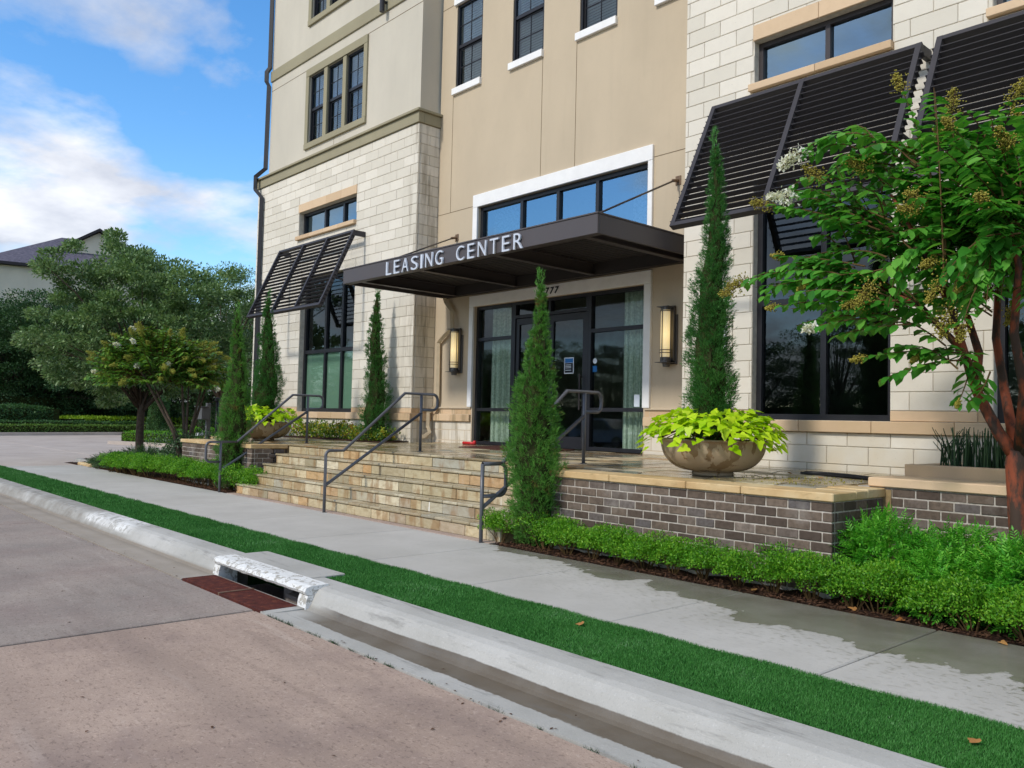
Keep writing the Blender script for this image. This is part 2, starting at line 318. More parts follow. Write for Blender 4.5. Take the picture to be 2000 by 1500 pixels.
plain('joint_dark', lin((62, 56, 46)), 1.0, 0.05, var=0.4, scale=10)
k = MT('soil_mulch'); k.fin(k.ramp(k.noise(38, 7, 0.7), [(0.3, lin((32, 22, 18))), (0.55, lin((66, 46, 36))), (0.8, lin((104, 76, 58)))]), 0.95, 0.15); k.bump(k.noise(45, 7, 0.7), 1.0, 0.03)
plain('mulch_chip', lin((92, 66, 50)), 0.95, 0.1, var=0.55, scale=30)
k = MT('turf_base'); k.fin(k.ramp(k.noise(60, 4), [(0.3, lin((22, 58, 20))), (0.7, lin((44, 88, 36)))]), 0.9, 0.1)
k = MT('turf_blade'); k.fin(k.ramp(k.math('ADD', k.math('MULTIPLY', k.rnd(), 0.72), k.math('MULTIPLY', k.step(k.noise(1.6, 5), 0.3, 0.7), 0.28)), [(0.0, lin((34, 88, 32))), (0.5, lin((58, 124, 46))), (0.9, lin((98, 158, 84))), (1.0, lin((180, 206, 170)))]), 0.6, 0.25)
k = MT('lawn'); k.fin(k.ramp(k.noise(9, 6), [(0.3, lin((52, 84, 36))), (0.7, lin((92, 124, 56)))]), 0.95, 0.1)
k = MT('ground_far'); k.fin(k.ramp(k.noise(0.3, 6), [(0.3, lin((70, 84, 48))), (0.7, lin((104, 110, 72)))]), 0.95, 0.1)
k = MT('roof_shingle'); k.fin(k.ramp(k.noise(3.0, 5, sc3=(1.5, 1.5, 5)), [(0.3, lin((72, 70, 82))), (0.7, lin((116, 112, 124)))]), 0.9, 0.2)
stucco('house_wall', lin((214, 206, 186)))
k = MT('pot_clay'); x_, y_, z_ = k.pos()
w_ = k.step(k.noise(1.0, 6, 0.6, sc3=(3.2, 3.2, 1.5), loc=(1.2, 0, 0)), 0.50, 0.515)
k.fin(k.mix(w_, lin((132, 110, 82)), lin((166, 148, 122))), k.ramp(w_, [(0, 0.22), (1, 0.7)]), 0.45); k.bump(k.noise(60, 4), 0.15, 0.003)
# --- foliage
foliage('leaf_cypress', [(0.0, lin((54, 104, 38))), (0.5, lin((88, 148, 58))), (1.0, lin((140, 192, 92)))], 0.6, 0.3, (lin((132, 112, 62)), 5.0, 0.63, (3, 1, 0)))
foliage('leaf_cypress_dark', [(0.0, lin((42, 92, 42))), (0.5, lin((64, 124, 54))), (1.0, lin((108, 164, 82)))], 0.6, 0.3)
foliage('leaf_box', [(0.0, lin((54, 112, 24))), (0.5, lin((96, 162, 34))), (1.0, lin((158, 206, 62)))], 0.4, 0.4)
foliage('leaf_nandina', [(0.0, lin((56, 136, 36))), (0.5, lin((92, 178, 48))), (0.9, lin((140, 212, 72))), (1.0, lin((176, 200, 80)))], 0.42, 0.4)
foliage('leaf_lime', [(0.0, lin((150, 200, 10))), (0.5, lin((186, 224, 20))), (0.9, lin((212, 236, 50))), (1.0, lin((232, 224, 90)))], 0.45, 0.35)
foliage('leaf_myrtle', [(0.0, lin((48, 112, 38))), (0.5, lin((80, 156, 54))), (1.0, lin((136, 200, 84)))], 0.3, 0.45)
foliage('leaf_myrtle_far', [(0.0, lin((56, 100, 40))), (0.5, lin((90, 136, 50))), (1.0, lin((142, 172, 66)))], 0.4, 0.3)
foliage('leaf_oak', [(0.0, lin((66, 96, 54))), (0.5, lin((106, 138, 82))), (1.0, lin((166, 190, 134)))], 0.42, 0.25)
foliage('leaf_oak_dark', [(0.0, lin((36, 64, 38))), (0.5, lin((56, 90, 50))), (1.0, lin((94, 124, 76)))], 0.5, 0.25)
foliage('leaf_hedge_mid', [(0.0, lin((64, 98, 36))), (0.5, lin((92, 128, 48))), (1.0, lin((130, 160, 72)))], 0.5, 0.3)
foliage('leaf_hedge_dark', [(0.0, lin((40, 74, 40))), (0.5, lin((62, 102, 52))), (1.0, lin((104, 140, 76)))], 0.5, 0.25)
foliage('leaf_shrub', [(0.0, lin((40, 70, 44))), (0.5, lin((66, 98, 60))), (1.0, lin((120, 146, 100)))], 0.4, 0.25)
foliage('leaf_ground_lime', [(0.0, lin((96, 136, 26))), (0.5, lin((142, 180, 40))), (1.0, lin((190, 212, 70)))], 0.5, 0.3)
foliage('leaf_flower', [(0.0, lin((40, 84, 24))), (0.45, lin((84, 120, 30))), (0.62, lin((150, 170, 40))), (0.78, lin((190, 170, 50))), (0.9, lin((120, 40, 36))), (1.0, lin((176, 46, 40)))], 0.5, 0.3)
foliage('bud_olive', [(0.0, lin((118, 112, 34))), (0.5, lin((156, 146, 52))), (0.85, lin((186, 172, 80))), (1.0, lin((150, 100, 44)))], 0.6, 0.15)
foliage('bud_yellow', [(0.0, lin((128, 136, 44))), (0.5, lin((168, 172, 66))), (1.0, lin((200, 196, 96)))], 0.6, 0.25)
foliage('petal_white', [(0.0, lin((226, 226, 206))), (1.0, lin((250, 250, 244)))], 0.6, 0.35)
foliage('reed_green', [(0.0, lin((34, 58, 34))), (0.6, lin((52, 80, 46))), (0.9, lin((84, 112, 70))), (1.0, lin((176, 184, 140)))], 0.5, 0.15)
foliage('dry_leaf', [(0.0, lin((150, 90, 40))), (1.0, lin((200, 150, 90)))], 0.7, 0.2)
# ------------------------------------------------------------------ object helpers
def new_obj(name, me, parent=None, mat=None):
    o = bpy.data.objects.new(name, me); col.objects.link(o)
    if mat is not None and me is not None and len(me.materials) == 0: me.materials.append(MATS[mat])
    if parent is not None: adopt(o, parent)
    return o
def world_loc(o):
    v = o.location.copy()
    while o.parent: o = o.parent; v = v  # parts are kept in world coordinates
    return v
def adopt(o, parent):
    o.parent = parent
    if parent.type == 'EMPTY' or parent.get('_own'): o.matrix_parent_inverse = Matrix.Translation(-parent.location)
def tag(o, label=None, cat=None, group=None, kind=None):
    if label: o['label'] = label
    if cat: o['category'] = cat
    if group: o['group'] = group
    if kind: o['kind'] = kind
    return o
def thing(name, label, cat, loc=(0, 0, 0), group=None):
    o = bpy.data.objects.new(name, None); col.objects.link(o); o.location = loc; o.empty_display_size = 0.2
    return tag(o, label, cat, group)
class MB:
    def __init__(s): s.v = []; s.f = []
    def add(s, vs, fs):
        b = len(s.v); s.v += [tuple(map(float, v)) for v in vs]; s.f += [tuple(b+i for i in f) for f in fs]; return s
    def box(s, x0, x1, y0, y1, z0, z1):
        return s.add([(x0, y0, z0), (x1, y0, z0), (x1, y1, z0), (x0, y1, z0), (x0, y0, z1), (x1, y0, z1), (x1, y1, z1), (x0, y1, z1)],
                     [(0, 3, 2, 1), (4, 5, 6, 7), (0, 1, 5, 4), (1, 2, 6, 5), (2, 3, 7, 6), (3, 0, 4, 7)])
    def cbox(s, x0, x1, y0, y1, z0, z1, c=0.006):
        """box with chamfered edges"""
        c = min(c, (x1-x0)*0.3, (y1-y0)*0.3, (z1-z0)*0.3); X = (x0, x1); Y = (y0, y1); Z = (z0, z1); vs = []; idx = {}
        for i in (0, 1):
            for j in (0, 1):
                for k_ in (0, 1):
                    sx, sy, sz = (c if i == 0 else -c), (c if j == 0 else -c), (c if k_ == 0 else -c)
                    for a, p in enumerate(((X[i], Y[j]+sy, Z[k_]+sz), (X[i]+sx, Y[j], Z[k_]+sz), (X[i]+sx, Y[j]+sy, Z[k_]))):
                        idx[(i, j, k_, a)] = len(vs); vs.append(p)
        g = lambda i, j, k_, a: idx[(i, j, k_, a)]
        fs = []
        def q(l, flip): fs.append(tuple(l if not flip else l[::-1]))
        for i in (0, 1): q([g(i, 0, 0, 0), g(i, 1, 0, 0), g(i, 1, 1, 0), g(i, 0, 1, 0)], i == 0)
        for j in (0, 1): q([g(0, j, 0, 1), g(1, j, 0, 1), g(1, j, 1, 1), g(0, j, 1, 1)], j == 1)
        for k_ in (0, 1): q([g(0, 0, k_, 2), g(1, 0, k_, 2), g(1, 1, k_, 2), g(0, 1, k_, 2)], k_ == 0)
        for i in (0, 1):
            for j in (0, 1): q([g(i, j, 0, 0), g(i, j, 0, 1), g(i, j, 1, 1), g(i, j, 1, 0)], (i+j) % 2 == 0)
        for i in (0, 1):
            for k_ in (0, 1): q([g(i, 0, k_, 0), g(i, 1, k_, 0), g(i, 1, k_, 2), g(i, 0, k_, 2)], (i+k_) % 2 == 1)
        for j in (0, 1):
            for k_ in (0, 1): q([g(0, j, k_, 1), g(0, j, k_, 2), g(1, j, k_, 2), g(1, j, k_, 1)], (j+k_) % 2 == 0)
        for i in (0, 1):
            for j in (0, 1):
                for k_ in (0, 1): q([g(i, j, k_, 0), g(i, j, k_, 1), g(i, j, k_, 2)], (i+j+k_) % 2 == 1)
        return s.add(vs, fs)
    def tube(s, path, r, n=8, caps=True):
        P = [np.array(p, float) for p in path]; R = r if isinstance(r, (list, tuple, np.ndarray)) else [r]*len(P)
        b = len(s.v); t0 = None; u = None
        for i, p in enumerate(P):
            t = (P[min(i+1, len(P)-1)]-P[max(i-1, 0)]); t = t/(np.linalg.norm(t)+1e-9)
            if u is None:
                u = np.cross(t, (0, 0, 1.0)) if abs(t[2]) < 0.9 else np.cross(t, (1.0, 0, 0))
            u = u-t*(u@t); u /= (np.linalg.norm(u)+1e-9); w = np.cross(t, u)
            for j in range(n):
                a = 2*math.pi*j/n; s.v.append(tuple(p+R[i]*(math.cos(a)*u+math.sin(a)*w)))
        for i in range(len(P)-1):
            for j in range(n):
                a, c = b+i*n+j, b+i*n+(j+1) % n; s.f.append((a, c, c+n, a+n))
        if caps:
            s.f.append(tuple(b+j for j in range(n))[::-1]); e = b+(len(P)-1)*n; s.f.append(tuple(e+j for j in range(n)))
        return s
    def lathe(s, prof, c=(0, 0, 0), n=32):
        b = len(s.v); m = len(prof)
        for (r, z) in prof:
            for j in range(n):
                a = 2*math.pi*j/n; s.v.append((c[0]+r*math.cos(a), c[1]+r*math.sin(a), c[2]+z))
        for i in range(m-1):
            for j in range(n):
                a, d = b+i*n+j, b+i*n+(j+1) % n; s.f.append((a, d, d+n, a+n))
        return s
    def prism_x(s, prof, x0, x1):
        """profile of (y, z) points extruded along X"""
        n = len(prof); b = len(s.v)
        for x in (x0, x1):
            for y, z in prof: s.v.append((x, y, z))
        for i in range(n): j = (i+1) % n; s.f.append((b+i, b+j, b+n+j, b+n+i))
        s.f.append(tuple(b+i for i in range(n))[::-1]); s.f.append(tuple(b+n+i for i in range(n))); return s
    def build(s, name, mat, parent=None, smooth=False, fix=True):
        me = bpy.data.meshes.new(name); me.from_pydata(s.v, [], s.f)
        if fix:
            bm = bmesh.new(); bm.from_mesh(me); bmesh.ops.recalc_face_normals(bm, faces=bm.faces); bm.to_mesh(me); bm.free()
        if smooth:
            me.polygons.foreach_set('use_smooth', [True]*len(me.polygons))
        me.update(); return new_obj(name, me, parent, mat)
def tri_mesh(name, V, T, mat, smooth=False):
    me = bpy.data.meshes.new(name); V = np.asarray(V, np.float32); T = np.asarray(T, np.int32)
    me.vertices.add(len(V)); me.vertices.foreach_set('co', V.ravel())
    me.loops.add(T.size); me.loops.foreach_set('vertex_index', T.ravel())
    me.polygons.add(len(T)); me.polygons.foreach_set('loop_start', np.arange(0, T.size, 3, dtype=np.int32))
    me.update(calc_edges=True)
    if smooth: me.polygons.foreach_set('use_smooth', np.ones(len(T), bool))
    me.materials.append(MATS[mat]); return me
def unit(a): return a/(np.linalg.norm(a, axis=-1, keepdims=True)+1e-9)
def scatter(TV, TF, P, X, Z, S):
    """copies of a template (verts TV, triangles TF) at points P, x axis X, normal about Z, size S"""
    TV = np.asarray(TV, float); TF = np.asarray(TF, int); X = unit(X); Z = unit(Z-X*(X*Z).sum(1, keepdims=True)); Y = np.cross(Z, X)
    S = np.asarray(S, float).reshape(-1, 1, 1)*np.ones((len(P), 1, 1))
    V = P[:, None, :]+S*(TV[None, :, 0:1]*X[:, None, :]+TV[None, :, 1:2]*Y[:, None, :]+TV[None, :, 2:3]*Z[:, None, :])
    F = TF[None]+(np.arange(len(P))*len(TV))[:, None, None]
    return V.reshape(-1, 3), F.reshape(-1, 3)
def merge(parts):
    V = []; F = []; b = 0
    for v, f in parts: V.append(v); F.append(np.asarray(f)+b); b += len(v)
    return np.concatenate(V), np.concatenate(F)
DIAMOND = ([(0, 0, 0), (0.5, 0.24, 0.05), (1, 0, -0.02), (0.5, -0.24, 0.05)], [(0, 2, 1), (0, 3, 2)])
OVAL = ([(0, 0, 0), (0.28, 0.22, 0.07), (0.66, 0.22, 0.06), (1, 0, -0.08), (0.66, -0.22, 0.06), (0.28, -0.22, 0.07), (0.5, 0, 0.0)],
        [(0, 6, 1), (1, 6, 2), (2, 6, 3), (3, 6, 4), (4, 6, 5), (5, 6, 0)])
SPRIG = ([(0, 0.05, 0), (0, -0.05, 0), (1, 0, 0), (0.15, 0.04, 0.02), (0.2, -0.04, 0.02), (0.85, 0.34, 0.1), (0.1, 0.04, -0.02), (0.2, -0.04, -0.02), (0.8, -0.32, -0.06),
          (0.3, 0.03, 0.03), (0.4, -0.05, 0), (0.95, 0.1, 0.3)], [(0, 1, 2), (3, 4, 5), (6, 7, 8), (9, 10, 11)])
BUD = ([(1, 0, 0), (-1, 0, 0), (0, 1, 0), (0, -1, 0), (0, 0, 1), (0, 0, -1)], [(0, 2, 4), (2, 1, 4), (1, 3, 4), (3, 0, 4), (2, 0, 5), (1, 2, 5), (3, 1, 5), (0, 3, 5)])
_frond_v = [(0, 0.012, 0), (0, -0.012, 0), (1, 0, 0)]; _frond_t = [(0, 1, 2)]
for _i, _t in enumerate((0.25, 0.45, 0.65, 0.82)):
    for _s in (1, -1):
        b_ = len(_frond_v); L_ = 0.36*(1-0.35*_t)
        _frond_v += [(_t, 0, 0), (_t+L_*0.35, _s*L_*0.62, 0.03), (_t+L_*0.75, _s*L_*0.85, -0.04), (_t+L_*0.5, _s*L_*0.28, 0.02)]
        _frond_t += [(b_, b_+1, b_+2), (b_, b_+2, b_+3)]
b_ = len(_frond_v); _frond_v += [(0.95, 0, 0), (1.12, 0.07, 0), (1.36, 0, -0.05), (1.12, -0.07, 0)]; _frond_t += [(b_, b_+2, b_+1), (b_, b_+3, b_+2)]
FROND = (_frond_v, _frond_t)
def rand_dirs(rs, n):
    d = rs.normal(size=(n, 3)); return unit(d)
# ------------------------------------------------------------------ ground, road, kerb, pavement
Y_GUT, Y_KERB0, Y_KERB1, Y_WALK0, Y_WALK1 = 2.93, 3.27, 3.60, 4.36, 6.02
IN0, IN1 = -7.72, -5.96                         # storm inlet along the kerb
def sheet(name, x0, x1, y0, y1, z, mat, kind='structure', parent=None):
    o = MB().add([(x0, y0, z), (x1, y0, z), (x1, y1, z), (x0, y1, z)], [(0, 1, 2, 3)]).build(name, mat, parent)
    if kind and not parent: o['kind'] = kind
    return o
sheet('ground', -900, 900, -900, 900, -1.2, 'ground_far')
road = MB()
for (x0, x1, y0, y1) in ((-110, IN0, -34, 30), (IN1, 30, -34, 30), (IN0, IN1, -34, 2.93), (IN0, IN1, 4.2, 30)):
    road.add([(x0, y0, -0.172), (x1, y0, -0.172), (x1, y1, -0.172), (x0, y1, -0.172)], [(0, 1, 2, 3)])
road = tag(road.build('road', 'joint_dark'), kind='structure')
gap = 0.017
xs = [-6.12+6.38*i for i in range(-12, 4)]; ys = [Y_GUT-4.6*i for i in range(0, 8)]
for i in range(len(xs)-1):
    for j in range(len(ys)-1):
        m = 'concrete_pink' if (xs[i] > -7 and j == 0) else ('concrete_grey' if xs[i] > -24 else 'concrete_far')
        d = random.uniform(-0.0015, 0.0015)
        MB().cbox(xs[i]+gap, xs[i+1]-gap, ys[j+1]+gap, ys[j]-gap, -0.30, -0.15+d, 0.006).build('road_slab', m, road, fix=False)
# side drive beyond the end of the pavement
for (x0, x1, y0, y1) in ((-32, -22.6, Y_GUT, 8.5), (-42, -32, Y_GUT, 8.5), (-56, -42, Y_GUT, 8.5), (-32, -24.0, 8.5, 18), (-42, -32, 8.5, 18), (-57, -42, 8.5, 22), (-60, -57, Y_GUT-6, 24)):
    MB().cbox(x0+gap, x1-gap, y0+gap, y1-gap, -0.30, -0.151, 0.006).build('road_slab', 'concrete_far', road, fix=False)
# kerb and gutter: one profile, cut by the storm inlet
kerb_prof = [(Y_GUT+0.006, -0.32), (Y_GUT+0.006, -0.150), (3.10, -0.160), (3.262, -0.163), (3.288, -0.150), (3.312, -0.105), (3.342, -0.050), (3.375, -0.018), (3.42, -0.002), (3.50, 0.003), (Y_KERB1, 0.003), (Y_KERB1, -0.32)]
kerb = tag(MB().prism_x(kerb_prof, IN1, 14).build('kerb', 'concrete_curb', smooth=False), kind='structure')
k2 = MB().prism_x(kerb_prof, -23.5, IN0); k2.build('kerb_run', 'concrete_curb', kerb)
# kerb return at the left end of the pavement
MB().cbox(-23.5, -22.55, 3.6, 6.9, -0.3, -0.06, 0.03).build('kerb_end', 'concrete_curb', kerb)
MB().cbox(-22.9, -21.6, 6.06, 6.2, -0.3, 0.06, 0.02).build('kerb_end', 'coping_stone', kerb)
# pavement slabs
walk = tag(MB().box(-22.55, 14, Y_WALK0-0.01, Y_WALK1+0.02, -0.35, -0.022).build('pavement', 'joint_dark'), kind='structure')
wx = [-22.55, -20.0, -16.95, -13.92, -12.1, -10.3, -8.4, -6.80, -5.33, -3.80, -2.30, -0.8, 0.7, 2.2, 3.7, 5.2, 6.7, 8.2, 9.7, 11.2]
for a, b in zip(wx[:-1], wx[1:]):
    MB().cbox(a+0.005, b-0.005, Y_WALK0, Y_WALK1, -0.08, random.uniform(-0.0012, 0.0012), 0.008).build('pavement_slab', 'concrete_walk', walk, fix=False)
# pinkish footing strip in front of the bottom step
MB().cbox(-13.85, -6.98, 6.02, 6.16, -0.1, 0.006, 0.004).build('footing_strip', 'concrete_pink', walk, fix=False)
# ------------------------------------------------------------------ storm inlet
inl = thing('storm_inlet', 'concrete storm drain inlet with flaking white painted lip and maroon grate in the gutter', 'drain', (-6.84, 3.3, -0.15))
lip = [(3.30, -0.058), (3.266, -0.050), (3.252, -0.026), (3.266, 0.000), (3.31, 0.013), (3.46, 0.015), (3.46, -0.058)]
lm = MB(); nseg = 26; rs = np.random.RandomState(3)
xsl = np.linspace(IN0-0.005, IN1+0.005, nseg+1); jit = rs.uniform(-0.0035, 0.0035, (nseg+1, len(lip), 2))
b0 = len(lm.v)
for i, x in enumerate(xsl):
    for j, (y, z) in enumerate(lip): lm.v.append((x, y+(jit[i, j, 0] if j < 5 else 0), z+(jit[i, j, 1] if j in (0, 1, 2, 3, 6) else 0)))
n_ = len(lip)
for i in range(nseg):
    for j in range(n_):
        a = b0+i*n_+j; b = b0+i*n_+(j+1) % n_; lm.f.append((a, b, b+n_, a+n_))
lm.f.append(tuple(b0+j for j in range(n_))); lm.f.append(tuple(b0+nseg*n_+j for j in range(n_)))
lm.build('painted_lip', 'inlet_paint', inl, smooth=False)
for x0, x1 in ((IN0-0.012, IN0+0.115), (IN1-0.125, IN1+0.012)):     # painted jambs
    MB().prism_x([(3.255, -0.162), (3.262, -0.1), (3.275, -0.060), (3.44, -0.060), (3.44, -0.30), (3.255, -0.30)], x0, x1).build('jamb', 'inlet_paint', inl)
MB().cbox(-6.268, IN1+0.012, 3.462, 3.598, -0.06, 0.005, 0.004).build('kerb_back', 'concrete_curb', inl)
MB().cbox(IN0-0.01, -6.27, 3.462, 3.80, -0.06, 0.014, 0.006).build('top_slab', 'concrete_curb', inl)
ch = MB(); ch.box(IN0-0.05, IN1+0.05, 4.02, 4.1, -1.15, -0.06); ch.box(IN0-0.1, IN0-0.02, 2.96, 4.1, -1.15, -0.17); ch.box(IN1+0.02, IN1+0.1, 2.96, 4.1, -1.15, -0.17); ch.box(IN0, IN1, 2.86, 2.94, -1.15, -0.17)
ch.build('chamber_wall', 'concrete_grey', inl)
MB().box(-6.75, -6.35, 3.5, 4.02, -0.42, -0.2).build('chamber_ledge', 'concrete_grey', inl)
MB().box(-7.02, -6.86, 3.62, 4.02, -1.1, -0.07).build('chamber_pier', 'concrete_grey', inl)
gx0, gx1, gxm = -7.66, -6.06, -6.86
for x0, x1 in ((gx0, gxm-0.012), (gxm+0.012, gx1)):
    g = MB(); g.box(x0, x1, 2.945, 2.965, -0.2, -0.148); g.box(x0, x1, 3.225, 3.245, -0.2, -0.148); g.box(x0, x0+0.02, 2.965, 3.225, -0.2, -0.148); g.box(x1-0.02, x1, 2.965, 3.225, -0.2, -0.148)
    y = 2.975
    while y < 3.22: g.box(x0+0.02, x1-0.02, y, y+0.010, -0.19, -0.1495); y += 0.0165
    g.build('grate', 'grate_maroon', inl)
MB().box(gxm-0.012, gxm+0.012, 2.945, 3.26, -0.2, -0.143).build('grate_divider', 'rusty_rod', inl)
for x0, x1 in ((IN0, gx0), (gx1, IN1)): MB().box(x0, x1, 2.936, 3.254, -0.3, -0.152).build('gutter_piece', 'concrete_curb', inl)
MB().box(gx0, gx1, 3.246, 3.262, -0.3, -0.150).build('gutter_piece', 'concrete_curb', inl)
# ------------------------------------------------------------------ turf strip
tb = MB(); tb.box(-23.4, IN0-0.012, Y_KERB1+0.002, Y_WALK0-0.002, -0.3, -0.004); tb.box(-6.268, 14, Y_KERB1+0.002, Y_WALK0-0.002, -0.3, -0.004); tb.box(IN0-0.012, -6.268, 3.802, Y_WALK0-0.002, -0.3, -0.004)
tag(tb.build('turf_bed', 'turf_base'), kind='structure')
def turf():
    rs = np.random.RandomState(11); Ps = []; Ss = []
    for x0, x1, n, h in ((-2.6, 0.6, 120000, 0.019), (-5.0, -2.6, 84000, 0.020), (-8.2, -5.0, 70000, 0.023), (-13.0, -8.2, 56000, 0.028), (-23.3, -13.0, 46000, 0.036)):
        p = np.stack([rs.uniform(x0, x1, n), rs.uniform(Y_KERB1+0.0, Y_WALK0+0.012, n), np.full(n, -0.005)], 1); p[:, 2] += 0.004*np.sin(p[:, 0]*7+p[:, 1]*3)*np.sin(p[:, 1]*9)
        ok = ~((p[:, 0] > IN0-0.02) & (p[:, 0] < -6.26) & (p[:, 1] < 3.81)); p = p[ok]
        Ps.append(p); Ss.append(h*rs.uniform(0.7, 1.15, len(p)))
    P = np.concatenate(Ps); S = np.concatenate(Ss); n = len(P)
    X = np.stack([rs.normal(0.12, 0.42, n), rs.normal(-0.1, 0.42, n), np.ones(n)], 1); Z = rand_dirs(rs, n)
    V, F = scatter([(0, 0.09, 0), (0, -0.09, 0), (1, 0, 0)], [(0, 1, 2)], P, X, Z, S)
    tag(new_obj('turf', tri_mesh('turf', V, F, 'turf_blade')), 'strip of short artificial turf between kerb and pavement', 'turf', kind='stuff')
turf()
# ------------------------------------------------------------------ planting beds
PZ = lambda Y: 0.84+0.018*(Y-7.6)                # patio surface falls gently towards the street
def bed(name, x0, x1, y0, y1, z=0.0, n=30, amp=0.02, seed=1):
    rs = np.random.RandomState(seed); m = MB(); nx = max(4, int((x1-x0)*n/3)); ny = max(4, int((y1-y0)*n/2))
    for j in range(ny+1):
        for i in range(nx+1):
            e = 0 if (i in (0, nx) or j in (0, ny)) else rs.uniform(-amp, amp*1.6)
            m.v.append((x0+(x1-x0)*i/nx, y0+(y1-y0)*j/ny, z+e))
    for j in range(ny):
        for i in range(nx):
            a = j*(nx+1)+i; m.f.append((a, a+1, a+nx+2, a+nx+1))
    o = m.build(name, 'soil_mulch', smooth=True, fix=False); o['kind'] = 'structure'; return o
bed('planting_bed', -6.97, 12, Y_WALK1+0.005, 9.2, -0.012, seed=2)
bed('planting_bed', -24, -13.76, Y_WALK1+0.005, 9.5, -0.012, seed=3)
bed('planting_bed', -25.6, -23.99, 6.9, 9.5, -0.014, seed=4); MB().cbox(-25.75, -25.6, 6.75, 9.6, -0.3, 0.0, 0.02).build('kerb_end', 'concrete_curb', kerb); MB().cbox(-25.6, -24.0, 6.75, 6.9, -0.3, 0.0, 0.02).build('kerb_end', 'concrete_curb', kerb)
def chips():
    rs = np.random.RandomState(5); n = 5200
    p = np.stack([np.concatenate([rs.uniform(-6.9, 0.5, n//2), rs.uniform(-21.5, -13.9, n-n//2)]), 6.03+np.abs(rs.normal(0, 0.16, n)), rs.uniform(0.0, 0.018, n)], 1)
    V, F = scatter([(-0.5, -0.2, 0), (0.5, -0.14, 0.05), (0.55, 0.12, 0.0), (-0.45, 0.2, 0.06), (0, 0, 0.22)], [(0, 1, 4), (1, 2, 4), (2, 3, 4), (3, 0, 4)], p, rand_dirs(rs, n)*np.array([1, 1, 0.3]), np.tile([0.1, 0.05, 1.0], (n, 1))+rs.normal(0, 0.4, (n, 3)), rs.uniform(0.012, 0.04, n))
    tag(new_obj('mulch', tri_mesh('mulch', V, F, 'mulch_chip')), 'dark bark mulch chips along the planting beds', 'mulch', kind='stuff')
chips()
# ------------------------------------------------------------------ shared brick / block pieces
_piece = {}
def piece_mesh(kind, L, H, D, c):
    key = (kind, round(L, 3), round(H, 3), round(D, 3))
    if key not in _piece:
        m = MB().cbox(-L/2, L/2, 0, D, -H/2, H/2, c); me = bpy.data.meshes.new(kind); me.from_pydata(m.v, [], m.f); me.update(); _piece[key] = me
    return _piece[key]
def put_piece(name, mat, parent, loc, L, H, D, rotz=0.0, c=0.006):
    me = piece_mesh(name+mat, L, H, D, c); o = new_obj(name, me, parent, mat); o.location = loc; o.rotation_euler = (0, 0, rotz); return o
BL, BH, BJ = 0.2045, 0.0815, 0.011
def brick_run(parent, x0, x1, z0, z1, y, face='front', phase=0.0, x_fixed=None):
    """courses of brick on a wall face; face 'front' looks to -Y, 'right' looks to +X (x0..x1 then run along Y)"""
    z = z1; r = 0
    while z > z0+0.02:
        off = phase+(0 if r % 2 == 0 else BL/2); s = x0-off
        while s < x1:
            a, b = max(s, x0), min(s+BL-BJ, x1)
            if b-a > 0.03:
                L = round(b-a, 2) if b-a < BL-BJ-0.01 else BL-BJ
                cx, cz = (a+b)/2, z-BH/2; pr = random.uniform(-0.002, 0.003)
                if face == 'front': put_piece('brick', 'brick_brown', parent, (cx, y-0.006-pr, cz), L, BH-BJ, 0.05, 0, 0.005)
                else: put_piece('brick', 'brick_brown', parent, (x_fixed+0.006+pr, cx, cz), L, BH-BJ, 0.05, math.pi/2, 0.005)
            s += BL
        z -= BH; r += 1
def coping_run(parent, pts, y0, y1, z0, z1, mat='coping_stone'):
    for a, b in zip(pts[:-1], pts[1:]): MB().cbox(a+0.003, b-0.003, y0, y1, z0+random.uniform(-.001, .001), z1+random.uniform(-0.001, 0.001), 0.008).build('coping', mat, parent, fix=False)
# right brick wall of the patio
WY = 6.45
wr_ = thing('brick_wall', 'brown brick patio wall with tan stone coping behind the right boxwood hedge', 'wall', (-4.9, WY, 0), 'brick retaining walls of the patio')
MB().box(-6.46, -3.278, WY, 7.0, -0.2, 0.752).build('mortar', 'brick_mortar', wr_)
MB().box(-3.6, -3.278, 7.0, 7.42, -0.2, 0.752).build('mortar', 'brick_mortar', wr_)
brick_run(wr_, -6.46, -3.272, 0.0, 0.750, WY, phase=0.06)
brick_run(wr_, WY+0.056, 7.36, 0.0, 0.750, None, 'right', 0.05, -3.278)
coping_run(wr_, [-6.5, -5.62, -4.68, -4.1, -3.245], WY-0.035, WY+0.36, 0.757, 0.826)
coping_run(wr_, [-3.62, -3.2455], WY+0.364, 7.02, 0.757, 0.830); coping_run(wr_, [-3.62, -3.2455], 7.024, 7.36, 0.757, 0.836)
# recessed right wall and the planter on top of it
wq = thing('brick_wall', 'darker recessed brick wall with pale stone cap behind the fern-leaved bush', 'wall', (-1, 7.37, 0), 'brick retaining walls of the patio')
MB().box(-3.5, 6, 7.373, 7.8, -0.2, 0.842).build('mortar', 'brick_mortar', wq)
brick_run(wq, -3.27, -0.2, 0.0, 0.840, 7.373, phase=0.13)
coping_run(wq, [-3.40, -2.02, -0.6, 0.9, 2.4], 7.34, 7.86, 0.846, 0.925, 'tan_stone')
pb = thing('stone_planter', 'long low stone planter trough holding the horsetail reeds by the right wall', 'planter', (-1, 8.4, 0.85))
pm = MB(); pm.cbox(-3.30, 4, 7.87, 8.02, 0.80, 1.035, 0.006); pm.build('front_rim', 'tan_stone', pb, fix=False)
MB().cbox(-3.30, -3.15, 8.024, 9.12, 0.80, 1.03, 0.006).build('side_rim', 'tan_stone', pb, fix=False)
MB().box(-3.15, 4, 8.02, 9.12, 0.8, 0.985).build('soil', 'soil_mulch', pb)
